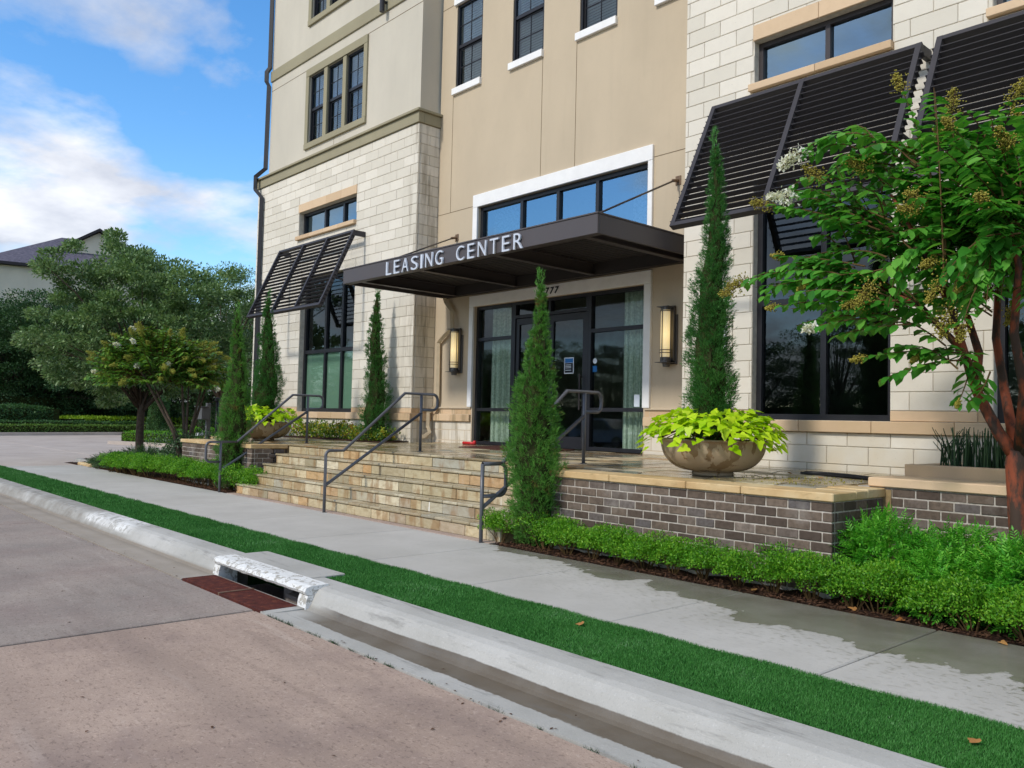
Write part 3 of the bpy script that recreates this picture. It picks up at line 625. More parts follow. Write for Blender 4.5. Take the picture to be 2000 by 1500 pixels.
# left brick wall
LX0, LX1 = -17.05, -13.86
wl_ = thing('brick_wall', 'brown brick patio wall with tan coping behind the left hedge and cypress', 'wall', (-15.4, WY, 0), 'brick retaining walls of the patio')
MB().box(LX0, LX1, WY, 7.0, -0.2, 0.752).build('mortar', 'brick_mortar', wl_)
brick_run(wl_, LX0, LX1+0.006, 0.0, 0.750, WY, phase=0.03)
brick_run(wl_, WY+0.056, 7.12, 0.0, 0.750, None, 'right', 0.05, LX1)
coping_run(wl_, [LX0-0.03, -16.1, -15.0, LX1-0.4], WY-0.035, WY+0.36, 0.757, 0.826); coping_run(wl_, [LX1-0.397, LX1+0.03], WY-0.035, 7.12, 0.757, 0.828)
wb = thing('brick_wall', 'low brick wall with weathered cap beside the grey call box', 'wall', (-19.5, 8.9, 0), 'brick retaining walls of the patio')
MB().box(-21.9, LX0-0.3, 8.9, 9.3, -0.2, 0.68).build('mortar', 'brick_mortar', wb); brick_run(wb, -21.9, -19.0, 0.35, 0.68, 8.9)
coping_run(wb, [-21.95, -20.6, -19.2, LX0-0.3], 8.86, 9.34, 0.685, 0.76)
# ------------------------------------------------------------------ steps and patio
SX0, SX1 = -13.80, -6.97
RIS, TRD, SY = 0.168, 0.238, 6.165
steps = thing('stone_steps', 'five broad flagstone steps climbing from the pavement to the entrance patio', 'steps', (-10.4, 6.2, 0))
rs = np.random.RandomState(21)
for i in range(5):
    y0 = SY+TRD*i; zt = RIS*(i+1); x1 = SX1 if i < 2 else -6.5
    x0 = SX0
    MB().box(x0, x1, y0+0.024, 7.6, (RIS*i if i else -0.2)-0.02, zt-0.036).build('step', 'grout_tan', steps)
    st = steps.children[-1]
    x = x0
    while x < x1-0.02:                                            # riser stones
        w = rs.uniform(0.22, 0.75); e = min(x+w, x1)
        if x1-e < 0.1: e = x1
        put_piece('riser_stone', 'flagstone_step', st, ((x+e)/2, y0+0.004+rs.uniform(-0.003, 0.003), zt-RIS/2-0.019), e-x-0.008, RIS-0.045, 0.03, 0, 0.004); x = e
    x = x0-0.012
    while x < x1-0.02:                                            # nosing / tread stones
        w = rs.uniform(0.2, 0.5); e = min(x+w, x1+0.012)
        if x1-e < 0.1: e = x1+0.012
        dp = rs.uniform(0.15, TRD+0.03) if rs.rand() < 0.4 else TRD+0.03
        put_piece('tread_stone', 'flagstone_tread' if i < 4 else 'flagstone_patio', st, ((x+e)/2, y0-0.016, zt-0.017), e-x-0.008, 0.034, dp, 0, 0.009)
        if dp < TRD: put_piece('tread_stone', 'flagstone_tread', st, ((x+e)/2, y0-0.016+dp+0.008, zt-0.017), e-x-0.008, 0.034, TRD+0.022-dp, 0, 0.006)
        x = e
# patio: grout bed plus irregular flagstones
PY0, PY1 = SY+4*TRD+TRD+0.01, 10.4
def quadz(x0, x1, y0, y1, dz): return [(x0, y0, PZ(y0)+dz), (x1, y0, PZ(y0)+dz), (x1, y1, PZ(y1)+dz), (x0, y1, PZ(y1)+dz)]
pt = MB()
for (x0, x1, y0, y1) in ((-13.86, -6.46, 7.17, PY1), (-6.46, -3.61, 6.8, PY1), (-3.61, -3.2, 7.36, PY1), (-17.2, -13.86, 6.8, 9.75)):
    v = quadz(x0, x1, y0, y1, -0.012); pt.add(v+[(a, b, 0.1) for a, b, c in v], [(0, 1, 2, 3), (0, 4, 5, 1), (1, 5, 6, 2), (2, 6, 7, 3), (3, 7, 4, 0)])
patio = tag(pt.build('patio', 'grout_tan'), kind='structure')
def flag_area(x0, x1, y0, y1, seed, cell=0.42):
    """irregular flagstones: a jittered grid whose cells are shrunk by the joint"""
    rs = np.random.RandomState(seed); nx = max(1, round((x1-x0)/cell)); ny = max(1, round((y1-y0)/(cell*0.85)))
    gx = np.zeros((ny+1, nx+1, 2))
    for j in range(ny+1):
        for i in range(nx+1):
            jx = 0 if i in (0, nx) else rs.uniform(-0.3, 0.3); jy = 0 if j in (0, ny) else rs.uniform(-0.26, 0.26)
            gx[j, i] = (x0+(x1-x0)*(i+jx)/nx, y0+(y1-y0)*(j+jy)/ny)
    for j in range(ny):
        for i in range(nx):
            q = np.array([gx[j, i], gx[j, i+1], gx[j+1, i+1], gx[j+1, i]]); c = q.mean(0); q = c+(q-c)*(1-0.012/cell*2)
            h = rs.uniform(-0.002, 0.002); b = q
            t = c+(q-c)*0.97
            m = MB().add([(p[0], p[1], PZ(p[1])-0.014) for p in b]+[(p[0], p[1], PZ(p[1])+h-0.004) for p in b]+[(p[0], p[1], PZ(p[1])+h) for p in t],
                         [(0, 1, 5, 4), (1, 2, 6, 5), (2, 3, 7, 6), (3, 0, 4, 7), (4, 5, 9, 8), (5, 6, 10, 9), (6, 7, 11, 10), (7, 4, 8, 11), (8, 9, 10, 11)])
            m.build('flagstone', 'flagstone_patio', patio, fix=False)
flag_area(-13.84, -6.5, PY0+0.01, 10.09, 4)
flag_area(-6.5, -3.63, 6.83, 9.15, 5)
flag_area(-17.1, -13.88, 6.83, 8.9, 6)
tag(MB().add([(x, y, PZ(y)+dz) for dz in (0.002, 0.016) for x, y in ((-11.3, 9.0), (-9.5, 9.0), (-9.5, 10.0), (-11.3, 10.0))], [(0, 1, 2, 3), (4, 5, 6, 7), (0, 1, 5, 4), (1, 2, 6, 5), (2, 3, 7, 6), (3, 0, 4, 7)]).build('door_mat', 'mat_brown'), 'dark brown door mat on the flagstones before the glass doors', 'mat')
# ------------------------------------------------------------------ the building
YE, YL, YR = 10.10, 9.575, 9.16                 # entrance wall, left bay, right bay
Z0W = 0.70; ZTOP = 13.6
BX0, BXL, BXR = -20.75, -13.55, -6.765          # left bay left edge, left bay right edge, right bay left edge
bld = thing('apartment_building', 'large cream stone and tan stucco apartment building with the leasing entrance', 'building', (-12, 10, 0))
def wall_face(mb, x0, x1, z0, z1, y, holes, thick):
    """front face at y with rectangular holes (x0, x1, z0, z1) whose reveals go back by thick"""
    X = sorted({x0, x1, *[v for h in holes for v in h[:2] if x0 < v < x1]}); Z = sorted({z0, z1, *[v for h in holes for v in h[2:] if z0 < v < z1]})
    for a, b in zip(X[:-1], X[1:]):
        for c, d in zip(Z[:-1], Z[1:]):
            mx, mz = (a+b)/2, (c+d)/2
            if any(h[0] < mx < h[1] and h[2] < mz < h[3] for h in holes): continue
            mb.add([(a, y, c), (b, y, c), (b, y, d), (a, y, d)], [(0, 1, 2, 3)])
    for h in holes:
        a, b, c, d = h
        mb.add([(a, y, c), (a, y+thick, c), (a, y+thick, d), (a, y, d)], [(0, 1, 2, 3)]); mb.add([(b, y, c), (b, y, d), (b, y+thick, d), (b, y+thick, c)], [(0, 1, 2, 3)])
        mb.add([(a, y, d), (a, y+thick, d), (b, y+thick, d), (b, y, d)], [(0, 1, 2, 3)]); mb.add([(a, y, c), (b, y, c), (b, y+thick, c), (a, y+thick, c)], [(0, 1, 2, 3)])
# openings
L_low = (-18.24, -15.79, 1.447, 4.62); L_tr = (-18.45, -15.83, 5.67, 6.25); L_tri = (-18.21, -15.75, 7.92, 9.57); L_top = (-18.21, -15.75, 10.98, 12.6)
R_low = (-5.71, -4.0, 1.437, 4.42); R_tr = (-5.72, -3.985, 5.65, 6.21); R_low2 = (-2.97, -1.2, 1.437, 4.42); R_tr2 = (-2.97, -1.2, 5.65, 6.21); R_up = (-5.72, -3.985, 8.6, 10.2)
E_door = (-12.30, -8.17, 0.80, 3.50); E_up = (-12.25, -8.13, 4.15, 5.41)
E_win = [(-13.08, -12.275, 7.957, 9.65), (-11.39, -10.56, 7.957, 9.65), (-9.68, -8.84, 7.957, 9.65), (-7.98, -7.15, 7.957, 9.65)]
CH = 0.2039; ZB = 1.552
def blocks_for(x0, x1, ylo, yhi, holes, phase, L=0.4875):
    """running-bond rectangles between ylo and yhi, cut round the holes"""
    out = []; n0 = math.floor((ylo-ZB)/CH); r = n0
    while ZB+r*CH < yhi-0.01:
        c, d = max(ylo, ZB+r*CH), min(yhi, ZB+(r+1)*CH)
        s = x0-(phase if r % 2 == 0 else phase+L/2) % L
        while s < x1:
            rects = [(max(s, x0), min(s+L, x1), c, d)]
            for h in holes:
                nx = []
                for q in rects:
                    if q[1] <= h[0] or q[0] >= h[1] or q[3] <= h[2] or q[2] >= h[3]: nx.append(q); continue
                    if q[0] < h[0]: nx.append((q[0], h[0], q[2], q[3]))
                    if q[1] > h[1]: nx.append((h[1], q[1], q[2], q[3]))
                    a, b = max(q[0], h[0]), min(q[1], h[1])
                    if q[2] < h[2]: nx.append((a, b, q[2], h[2]))
                    if q[3] > h[3]: nx.append((a, b, h[3], q[3]))
                rects = nx
            out += [q for q in rects if q[1]-q[0] > 0.03 and q[3]-q[2] > 0.03]
            s += L
        r += 1
    return out
BLK = []                                        # (x0, x1, z0, z1, plane, facing, material) of every ashlar block
lint = lambda h: (h[0]-0.012, h[1]+0.012, h[3], h[3]+0.20)
sill = lambda h: (h[0]-0.045, h[1]+0.015, h[2]-0.095, h[2])
for q in blocks_for(BX0, BXL, 1.552, 7.255, [L_low, L_tr, lint(L_tr), sill(L_tr)], 0.12): BLK.append((*q, YL, 'f', 'limestone'))
for q in blocks_for(BX0, BXL, 0.86, 1.30, [], 0.3): BLK.append((*q, YL, 'f', 'limestone'))
for q in blocks_for(YL+0.05, YE, 1.552, 7.255, [], 0.26): BLK.append((*q, BXL, 'r', 'limestone'))
for q in blocks_for(YL+0.05, YE, 0.86, 1.30, [], 0.1): BLK.append((*q, BXL, 'r', 'limestone'))
for q in blocks_for(BXL+0.02, E_door[0]-0.02, 0.88, 1.31, [], 0.2): BLK.append((*q, YE, 'f', 'limestone'))
for q in blocks_for(E_door[1]+0.02, BXR, 0.88, 1.31, [], 0.1): BLK.append((*q, YE, 'f', 'limestone'))
for q in blocks_for(BXR, -0.6, 1.552, 9.4, [R_low, R_tr, R_low2, R_tr2, R_up, lint(R_tr), lint(R_tr2), sill(R_tr), sill(R_tr2), lint(R_up), sill(R_up)], 0.44): BLK.append((*q, YR, 'f', 'limestone'))
for q in blocks_for(BXR, 1.0, 0.86, 1.30, [], 0.15): BLK.append((*q, YR, 'f', 'limestone'))
for q in blocks_for(BXL, -12.32, 1.447, 1.552, [], 0.2, 0.6): BLK.append((*q, YE, 'f', 'tan_stone'))
for q in blocks_for(-8.15, BXR, 1.447, 1.552, [], 0.2, 0.6): BLK.append((*q, YE, 'f', 'tan_stone'))
for q in blocks_for(BX0, BXL, 1.447, 1.552, [L_low], 0.2, 0.6): BLK.append((*q, YL, 'f', 'tan_stone'))
for q in blocks_for(BXR, 1.0, 1.437, 1.552, [R_low, R_low2], 0.4, 0.9): BLK.append((*q, YR, 'f', 'tan_stone'))
for q in blocks_for(YL, YE, 1.447, 1.552, [], 0.2, 0.6): BLK.append((*q, BXL, 'r', 'tan_stone'))
def show(b):                                    # how large a block shows in the picture
    cx, cz = (b[0]+b[1])/2, (b[2]+b[3])/2
    p = np.array([cx, b[4], cz]) if b[5] == 'f' else np.array([b[4], cx, cz])
    v = p-np.array([0, 0, CAM_H]); d = v @ FW
    if d < 0.3: return -1
    sx, sy = 1000+FPX*(v @ RT)/d, 750-FPX*(v @ UP)/d
    if not (-30 < sx < 2030 and -30 < sy < 1530): return -1
    return (b[1]-b[0])*(b[3]-b[2])/d**2*(abs(v[1])/d if b[5] == 'f' else abs(v[0])/d)
BLK.sort(key=show, reverse=True)
# backing walls
core = MB(); wall_face(core, BX0, BXL, Z0W, 7.26, YL+0.012, [L_low, L_tr], 0.2)
core.add([(BXL-0.012, YL+0.012, Z0W), (BXL-0.012, YE+0.3, Z0W), (BXL-0.012, YE+0.3, 7.26), (BXL-0.012, YL+0.012, 7.26)], [(0, 1, 2, 3)])
core.add([(BX0+0.012, YL+0.012, Z0W), (BX0+0.012, 22, Z0W), (BX0+0.012, 22, 7.26), (BX0+0.012, YL+0.012, 7.26)], [(0, 1, 2, 3)])
lw = core.build('left_bay_wall', 'mortar_pale', bld)
core = MB(); wall_face(core, BXR, 4.0, Z0W, ZTOP, YR+0.012, [R_low, R_tr, R_low2, R_tr2, R_up], 0.2)
core.add([(BXR, YR+0.012, Z0W), (BXR, YE+0.3, Z0W), (BXR, YE+0.3, ZTOP), (BXR, YR+0.012, ZTOP)], [(0, 1, 2, 3)])
core.add([(4, YR+0.012, Z0W), (4, 22, Z0W), (4, 22, ZTOP), (4, YR+0.012, ZTOP)], [(0, 1, 2, 3)])
rw = core.build('right_bay_wall', 'mortar_pale', bld)
core = MB(); wall_face(core, BXL, BXR, Z0W, ZTOP, YE, [E_door, E_up]+E_win, 0.14)
ew = core.build('entrance_wall', 'stucco_tan', bld)
core = MB(); UX0, UX1, UY = -20.28, BXL-0.05, YL+0.05
wall_face(core, UX0, UX1, 7.4, ZTOP, UY, [L_tri, L_top], 0.14)
core.add([(UX1, UY, 7.4), (UX1, YE+0.2, 7.4), (UX1, YE+0.2, ZTOP), (UX1, UY, ZTOP)], [(0, 1, 2, 3)]); core.add([(UX0, UY, 7.4), (UX0, 22, 7.4), (UX0, 22, ZTOP), (UX0, UY, ZTOP)], [(0, 1, 2, 3)])
uw = core.build('upper_wall', 'stucco_cream', bld)
rf = MB().box(UX0-0.1, 4.1, YR+0.3, 22, ZTOP-0.05, ZTOP+0.1); rf.build('roof', 'roof_eave', bld)
# ashlar blocks: the 300 that show largest are pieces of their own, the rest is one part
def add_block(mb, b):
    g = 0.0032; pr = random.uniform(0.0, 0.003)
    if b[5] == 'f': mb.cbox(b[0]+g, b[1]-g, b[4]-pr, b[4]+0.05, b[2]+g, b[3]-g, 0.005)
    else: mb.cbox(b[4]-0.05, b[4]+pr, b[0]+g, b[1]-g, b[2]+g, b[3]-g, 0.005)
wall_of = {YL: lw, YR: rw, YE: ew, BXL: lw}
n_single = 0
rest = {}
for b in BLK:
    if n_single < 300 and show(b) > 0:
        m = MB(); add_block(m, b); m.build('stone_block', b[6], wall_of[b[4]], fix=False); n_single += 1
    else: add_block(rest.setdefault((wall_of[b[4]].name, b[6]), MB()), b)
for (wn_, mt), m in rest.items():
    o = m.build('stone_blocks', mt, bpy.data.objects[wn_], fix=False); o['kind'] = 'stuff'
# lintels and sills of stone
def split_run(name, mat, parent, x0, x1, n, y0, y1, z0, z1, c=0.006):
    e = np.linspace(x0, x1, n+1)
    for a, b in zip(e[:-1], e[1:]): MB().cbox(a+0.002, b-0.002, y0, y1, z0, z1, c).build(name, mat, parent, fix=False)
for h, y, w, n in ((L_tr, YL, lw, 4), (R_tr, YR, rw, 2), (R_tr2, YR, rw, 2), (R_up, YR, rw, 2)):
    l = lint(h); s_ = sill(h)
    split_run('lintel', 'tan_stone', w, l[0], l[1], n, y-0.018, y+0.1, l[2]+0.003, l[3])
    split_run('sill', 'tan_stone', w, s_[0], s_[1], n, y-0.075, y+0.16, s_[2], s_[3]-0.003)
# projecting sill band
split_run('sill_band', 'tan_stone', lw, BX0-0.03, BXL+0.03, 12, YL-0.055, YL+0.16, 1.302, 1.444)
split_run('sill_band', 'tan_stone', rw, BXR-0.01, 1.0, 9, YR-0.055, YR+0.16, 1.302, 1.434)
MB().cbox(BXL-0.03, BXL+0.055, YL+0.162, YE-0.06, 1.302, 1.444, 0.006).build('sill_band', 'tan_stone', lw, fix=False)
split_run('sill_band', 'tan_stone', ew, BXL+0.06, -12.33, 2, YE-0.055, YE+0.02, 1.312, 1.444); split_run('sill_band', 'tan_stone', ew, -8.14, BXR-0.012, 2, YE-0.055, YE+0.02, 1.312, 1.444)
MB().cbox(BXL+0.005, -12.33, YE-0.03, YE+0.02, 1.556, 1.585, 0.004).build('drip_strip', 'stucco_tan', ew, fix=False); MB().cbox(-8.14, BXR-0.005, YE-0.03, YE+0.02, 1.556, 1.585, 0.004).build('drip_strip', 'stucco_tan', ew, fix=False)
# cornice and bands of the left bay
co = MB(); co.cbox(BX0-0.05, BXL+0.035, YL-0.04, YL+0.1, 7.262, 7.475, 0.006); co.cbox(BXL-0.1, BXL+0.035, YL+0.102, YE, 7.262, 7.475, 0.006); co.build('cornice', 'trim_olive', lw, fix=False)
co = MB(); co.cbox(BX0-0.1, BXL+0.085, YL-0.09, YL+0.14, 7.478, 7.53, 0.006); co.cbox(BXL-0.12, BXL+0.085, YL+0.142, YE, 7.478, 7.53, 0.006); co.cbox(BX0-0.1, BX0+0.6, YL+0.15, 22, 7.262, 7.53, 0.006); co.build('cornice_cap', 'trim_olive', lw, fix=False)
MB().cbox(UX0-0.03, UX1+0.0, UY-0.035, UY+0.05, 10.02, 10.30, 0.008).build('band', 'trim_olive', uw, fix=False)
MB().box(UX0, UX1, UY-0.003, UY+0.01, 9.768, 9.78).build('control_joint', 'trim_joint', uw)
MB().box(-17.0, -16.99, UY-0.003, UY+0.01, 7.54, 7.76).build('control_joint', 'trim_joint', uw)
for (x, za, zb) in ((-13.14, 5.46, 7.83), (-10.57, 5.66, 7.83), (-9.735, 5.66, 7.83)): MB().box(x-0.005, x+0.005, YE-0.003, YE+0.01, za, zb).build('control_joint', 'trim_joint', ew)
for (xa, xb, z) in ((BXL, -12.37, 5.46), (-8.05, BXR, 5.46), (BXL, -13.1, 9.70)): MB().box(xa, xb, YE-0.003, YE+0.01, z-0.005, z+0.005).build('control_joint', 'trim_joint', ew)
# window builders ----------------------------------------------------
def frame_box(m, x0, x1, z0, z1, y0, y1, w):
    m.box(x0, x0+w, y0, y1, z0, z1); m.box(x1-w, x1, y0, y1, z0, z1); m.box(x0+w, x1-w, y0+0.001, y1, z1-w, z1); m.box(x0+w, x1-w, y0+0.001, y1, z0, z0+w)
def storefront(name, parent, h, y, vx, hz, mat='frame_black', w=0.065, glassm='window_glass', d=0.10, film=None, label=None):
    """fixed glazing: outer frame, mullions at vx, transoms at hz, one pane for each cell"""
    x0, x1, z0, z1 = h; m = MB(); frame_box(m, x0, x1, z0, z1, y, y+d, w)
    for x in vx: m.box(x-w/2, x+w/2, y+0.002, y+d, z0+w, z1-w)
    X = [x0+w]+[v for x in vx for v in (x-w/2, x+w/2)]+[x1-w]
    for i in range(0, len(X), 2):
        for z in hz: m.box(X[i], X[i+1], y+0.004, y+d-0.004, z-w/2, z+w/2)
    o = m.build(name, mat, parent)
    if label: o['label'] = label
    Z = [z0+w]+[v for z in hz for v in (z-w/2, z+w/2)]+[z1-w]
    for i in range(0, len(X), 2):
        for j in range(0, len(Z), 2):
            yy = y+0.05; MB().add([(X[i], yy, Z[j]), (X[i+1], yy, Z[j]), (X[i+1], yy, Z[j+1]), (X[i], yy, Z[j+1])], [(0, 1, 2, 3)]).build('pane', glassm, o, fix=False)
            if film and j == 0: MB().add([(X[i], yy+0.012, Z[j]), (X[i+1], yy+0.012, Z[j]), (X[i+1], yy+0.012, Z[j+1]), (X[i], yy+0.012, Z[j+1])], [(0, 1, 2, 3)]).build('frosted_film', film, o)
    return o
def sash(parent, h, y, blind=True, dark=False):
    """double-hung window: frame, two sashes with muntins, a pane each, venetian blind behind"""
    x0, x1, z0, z1 = h; zm = (z0+z1)/2; m = MB(); frame_box(m, x0, x1, z0, z1, y, y+0.09, 0.045)
    m.box(x0+0.045, x1-0.045, y+0.012, y+0.07, zm-0.035, zm+0.03)
    o = m.build('window', 'frame_black', parent)
    for k_, (a, b, yy) in enumerate(((z0+0.045, zm-0.035, y+0.055), (zm+0.03, z1-0.045, y+0.03))):
        s = MB(); xa, xb = x0+0.045, x1-0.045; xc = (xa+xb)/2
        if k_ == 0: frame_box(s, xa, xb, a, b, yy-0.012, yy+0.012, 0.03)
        s.box(xc-0.008, xc+0.008, yy-0.007, yy+0.007, a, b); s.box(xa, xb, yy-0.006, yy+0.006, (a+b)/2-0.008, (a+b)/2+0.008)
        s.build('muntin', 'frame_black', o)
        MB().add([(xa, yy+0.001, a), (xb, yy+0.001, a), (xb, yy+0.001, b), (xa, yy+0.001, b)], [(0, 1, 2, 3)]).build('pane', 'sash_glass' if k_ else 'screen_glass', o, fix=False)
    if blind:
        bl = MB(); z = z0+0.06
        while z < z1-0.05:
            bl.add([(x0+0.05, y+0.118, z), (x1-0.05, y+0.118, z), (x1-0.05, y+0.132, z+0.047), (x0+0.05, y+0.132, z+0.047)], [(0, 1, 2, 3)]); z += 0.05
        bl.build('blind', 'blind_white', o, fix=False)
    bk = MB(); bk.add([(x0-.1, y+0.55, z0-.1), (x1+.1, y+0.55, z0-.1), (x1+.1, y+0.55, z1+.1), (x0-.1, y+0.55, z1+.1)], [(0, 1, 2, 3)])
    for xx in (x0-.1, x1+.1): bk.add([(xx, y+0.1, z0-.1), (xx, y+0.55, z0-.1), (xx, y+0.55, z1+.1), (xx, y+0.1, z1+.1)], [(0, 1, 2, 3)])
    for zz in (z0-.1, z1+.1): bk.add([(x0-.1, y+0.1, zz), (x1+.1, y+0.1, zz), (x1+.1, y+0.55, zz), (x0-.1, y+0.55, zz)], [(0, 1, 2, 3)])
    bk.build('room_niche', 'interior_wall', o); return o
# left bay windows
storefront('window', bld, L_low, YL+0.13, [-17.24, -16.50], [2.86], film='frosted_film', w=0.085, glassm='door_glass')
storefront('window', bld, L_tr, YL+0.13, [-17.42, -16.58], [], w=0.07)
for h, zt in ((L_tri, 9.76), (L_top, 12.8)):
    e = [(-18.21, -17.52), (-17.36, -16.66), (-16.51, -15.75)]
    for a, b in e: sash(bld, (a, b, h[2], h[3]), UY+0.03)
    t = MB(); t.cbox(-18.36, -15.61, UY-0.045, UY+0.1, h[3]+0.002, zt, 0.006); t.cbox(-18.36, -15.61, UY-0.055, UY+0.1, h[2]-0.14, h[2]-0.002, 0.006)
    t.cbox(-18.36, -18.212, UY-0.044, UY+0.1, h[2], h[3], 0.006); t.cbox(-15.748, -15.61, UY-0.044, UY+0.1, h[2], h[3], 0.006)
    t.build('window_trim', 'trim_olive', uw, fix=False)
    for a, b in ((-17.52, -17.36), (-16.66, -16.51)): MB().cbox(a+0.002, b-0.002, UY-0.025, UY+0.12, h[2], h[3], 0.006).build('window_post', 'trim_olive', uw, fix=False)
# right bay windows
storefront('window', bld, R_low, YR+0.11, [-4.83], [2.88], w=0.07, glassm='dark_glass'); storefront('window', bld, R_tr, YR+0.11, [-4.80], [], 'frame_bronze', w=0.06)
storefront('window', bld, R_low2, YR+0.11, [-2.1], [2.88], w=0.07, glassm='dark_glass'); storefront('window', bld, R_tr2, YR+0.11, [-2.1], [], 'frame_bronze', w=0.06)
storefront('window', bld, R_up, YR+0.11, [-4.80], [], 'frame_bronze', w=0.06)
# entrance windows
for h in E_win:
    sash(bld, h, YE+0.02); MB().cbox(h[0]-0.06, h[1]+0.01, YE-0.06, YE+0.05, h[2]-0.135, h[2]-0.003, 0.006).build('sill', 'trim_white', ew, fix=False)
    MB().cbox(h[0]-0.06, h[1]+0.01, YE-0.05, YE+0.05, h[3]+0.003, h[3]+0.2, 0.006).build('lintel', 'trim_white', ew, fix=False)
storefront('window', bld, E_up, YE+0.05, [-11.095, -10.168, -9.252], [], w=0.07)
t = MB(); t.cbox(-12.385, -8.035, YE-0.045, YE+0.1, 5.413, 5.655, 0.006); t.cbox(-12.385, -12.253, YE-0.043, YE+0.1, 4.0, 5.411, 0.006); t.cbox(-8.127, -8.035, YE-0.043, YE+0.1, 4.0, 5.411, 0.006); t.build('window_trim', 'trim_white', ew, fix=False)
t = MB(); t.cbox(-12.42, -8.03, YE-0.045, YE+0.1, 3.503, 3.705, 0.006); t.cbox(-12.42, -12.303, YE-0.043, YE+0.1, 1.588, 3.501, 0.006); t.cbox(-8.167, -8.03, YE-0.043, YE+0.1, 1.588, 3.501, 0.006); t.build('door_trim', 'trim_white', ew, fix=False)
# entrance doors with side lights
DY = YE+0.06; zf = PZ(YE)+0.004
storefront('side_light', bld, (-12.30, -11.25, zf, 3.50), DY, [], [1.545, 2.87], w=0.06, glassm='door_glass')
storefront('side_light', bld, (-9.40, -8.17, zf, 3.50), DY, [], [1.56, 2.86], w=0.06, glassm='door_glass')
storefront('transom_light', bld, (-11.248, -9.402, 3.20, 3.50), DY, [-10.325], [], w=0.055, glassm='door_glass')
MB().box(-11.248, -11.2, DY, DY+0.1, zf, 3.198).build('door_jamb', 'frame_black', ew); MB().box(-9.45, -9.402, DY, DY+0.1, zf, 3.198).build('door_jamb', 'frame_black', ew)
for x0, x1, hx in ((-11.195, -10.33, -10.42), (-10.32, -9.455, -9.53)):
    m = MB(); w = 0.085; m.box(x0, x0+w, DY+0.02, DY+0.07, zf+0.01, 3.19); m.box(x1-w, x1, DY+0.02, DY+0.07, zf+0.01, 3.19); m.box(x0+w, x1-w, DY+0.021, DY+0.07, 3.08, 3.19); m.box(x0+w, x1-w, DY+0.021, DY+0.07, zf+0.01, 1.10)
    d_ = m.build('door', 'frame_black', bld)
    MB().add([(x0+w, DY+0.045, 1.10), (x1-w, DY+0.045, 1.10), (x1-w, DY+0.045, 3.08), (x0+w, DY+0.045, 3.08)], [(0, 1, 2, 3)]).build('pane', 'door_glass', d_, fix=False)
    MB().tube([(hx, DY-0.05, 1.55), (hx, DY-0.05, 2.15)], 0.014, 8).tube([(hx, DY-0.05, 1.6), (hx, DY+0.03, 1.6)], 0.01, 6).tube([(hx, DY-0.05, 2.1), (hx, DY+0.03, 2.1)], 0.01, 6).build('handle', 'frame_bronze', d_)
# rooms seen through the glass
def room(x0, x1, y0, y1, z0, z1):
    m = MB(); m.add([(x0, y1, z0), (x1, y1, z0), (x1, y1, z1), (x0, y1, z1)], [(0, 1, 2, 3)]); m.add([(x0, y0, z0), (x0, y1, z0), (x0, y1, z1), (x0, y0, z1)], [(0, 1, 2, 3)]); m.add([(x1, y0, z0), (x1, y1, z0), (x1, y1, z1), (x1, y0, z1)], [(0, 1, 2, 3)]); m.add([(x0, y0, z1), (x1, y0, z1), (x1, y1, z1), (x0, y1, z1)], [(0, 1, 2, 3)])
    r = m.build('room', 'interior_wall', bld, fix=False); MB().add([(x0, y0, z0), (x1, y0, z0), (x1, y1, z0), (x0, y1, z0)], [(0, 1, 2, 3)]).build('room_floor', 'interior_floor', r, fix=False); return r
room(BXL+0.1, BXR-0.1, YE+0.15, 17.5, PZ(YE)+0.002, 3.60); room(BXL+0.1, BXR-0.1, YE+0.15, 14.5, 3.65, 6.6)
room(BXR+0.05, 3.9, YR+0.215, 16, 0.95, 4.8); room(BXR+0.05, 3.9, YR+0.215, 13, 5.2, 6.7); room(BXR+0.05, 3.9, YR+0.215, 13, 8.3, 10.6)
room(BX0+0.1, BXL-0.1, YL+0.225, 14, 0.95, 4.8); room(BX0+0.1, BXL-0.1, YL+0.225, 13, 5.0, 7.0)
def curtain(x0, x1, y, z0, z1, n=6):
    m = MB(); k_ = n*10
    for i in range(k_+1):
        u = i/k_; x = x0+(x1-x0)*u
        for z, a in ((z0, 1.0), ((z0+z1)/2, 0.9), (z1, 0.75)): m.v.append((x+0.01*math.sin(i*1.7), y+0.04*a*math.sin(2*math.pi*n*u+0.4*math.sin(7*u)), z))
    for i in range(k_):
        for j in (0, 1): m.f.append((3*i+j, 3*i+3+j, 3*i+4+j, 3*i+1+j))
    c = m.build('curtain', 'curtain', smooth=True, fix=False)
    return c
for (a, b, z0, z1, lb) in ((-12.15, -11.45, PZ(YE)+0.03, 3.55, 'pale patterned curtain behind the left side light of the entrance'), (-8.86, -8.28, PZ(YE)+0.03, 3.55, 'pale patterned curtain behind the right side light of the entrance'),
                           (-12.2, -11.4, 4.1, 5.5, 'sheer curtain at the left end of the wide window above the canopy'), (-8.72, -8.15, 4.1, 5.5, 'sheer curtain at the right end of the wide window above the canopy')):
    tag(curtain(a, b, YE+0.34, z0, z1), lb, 'curtain', 'entrance curtains')
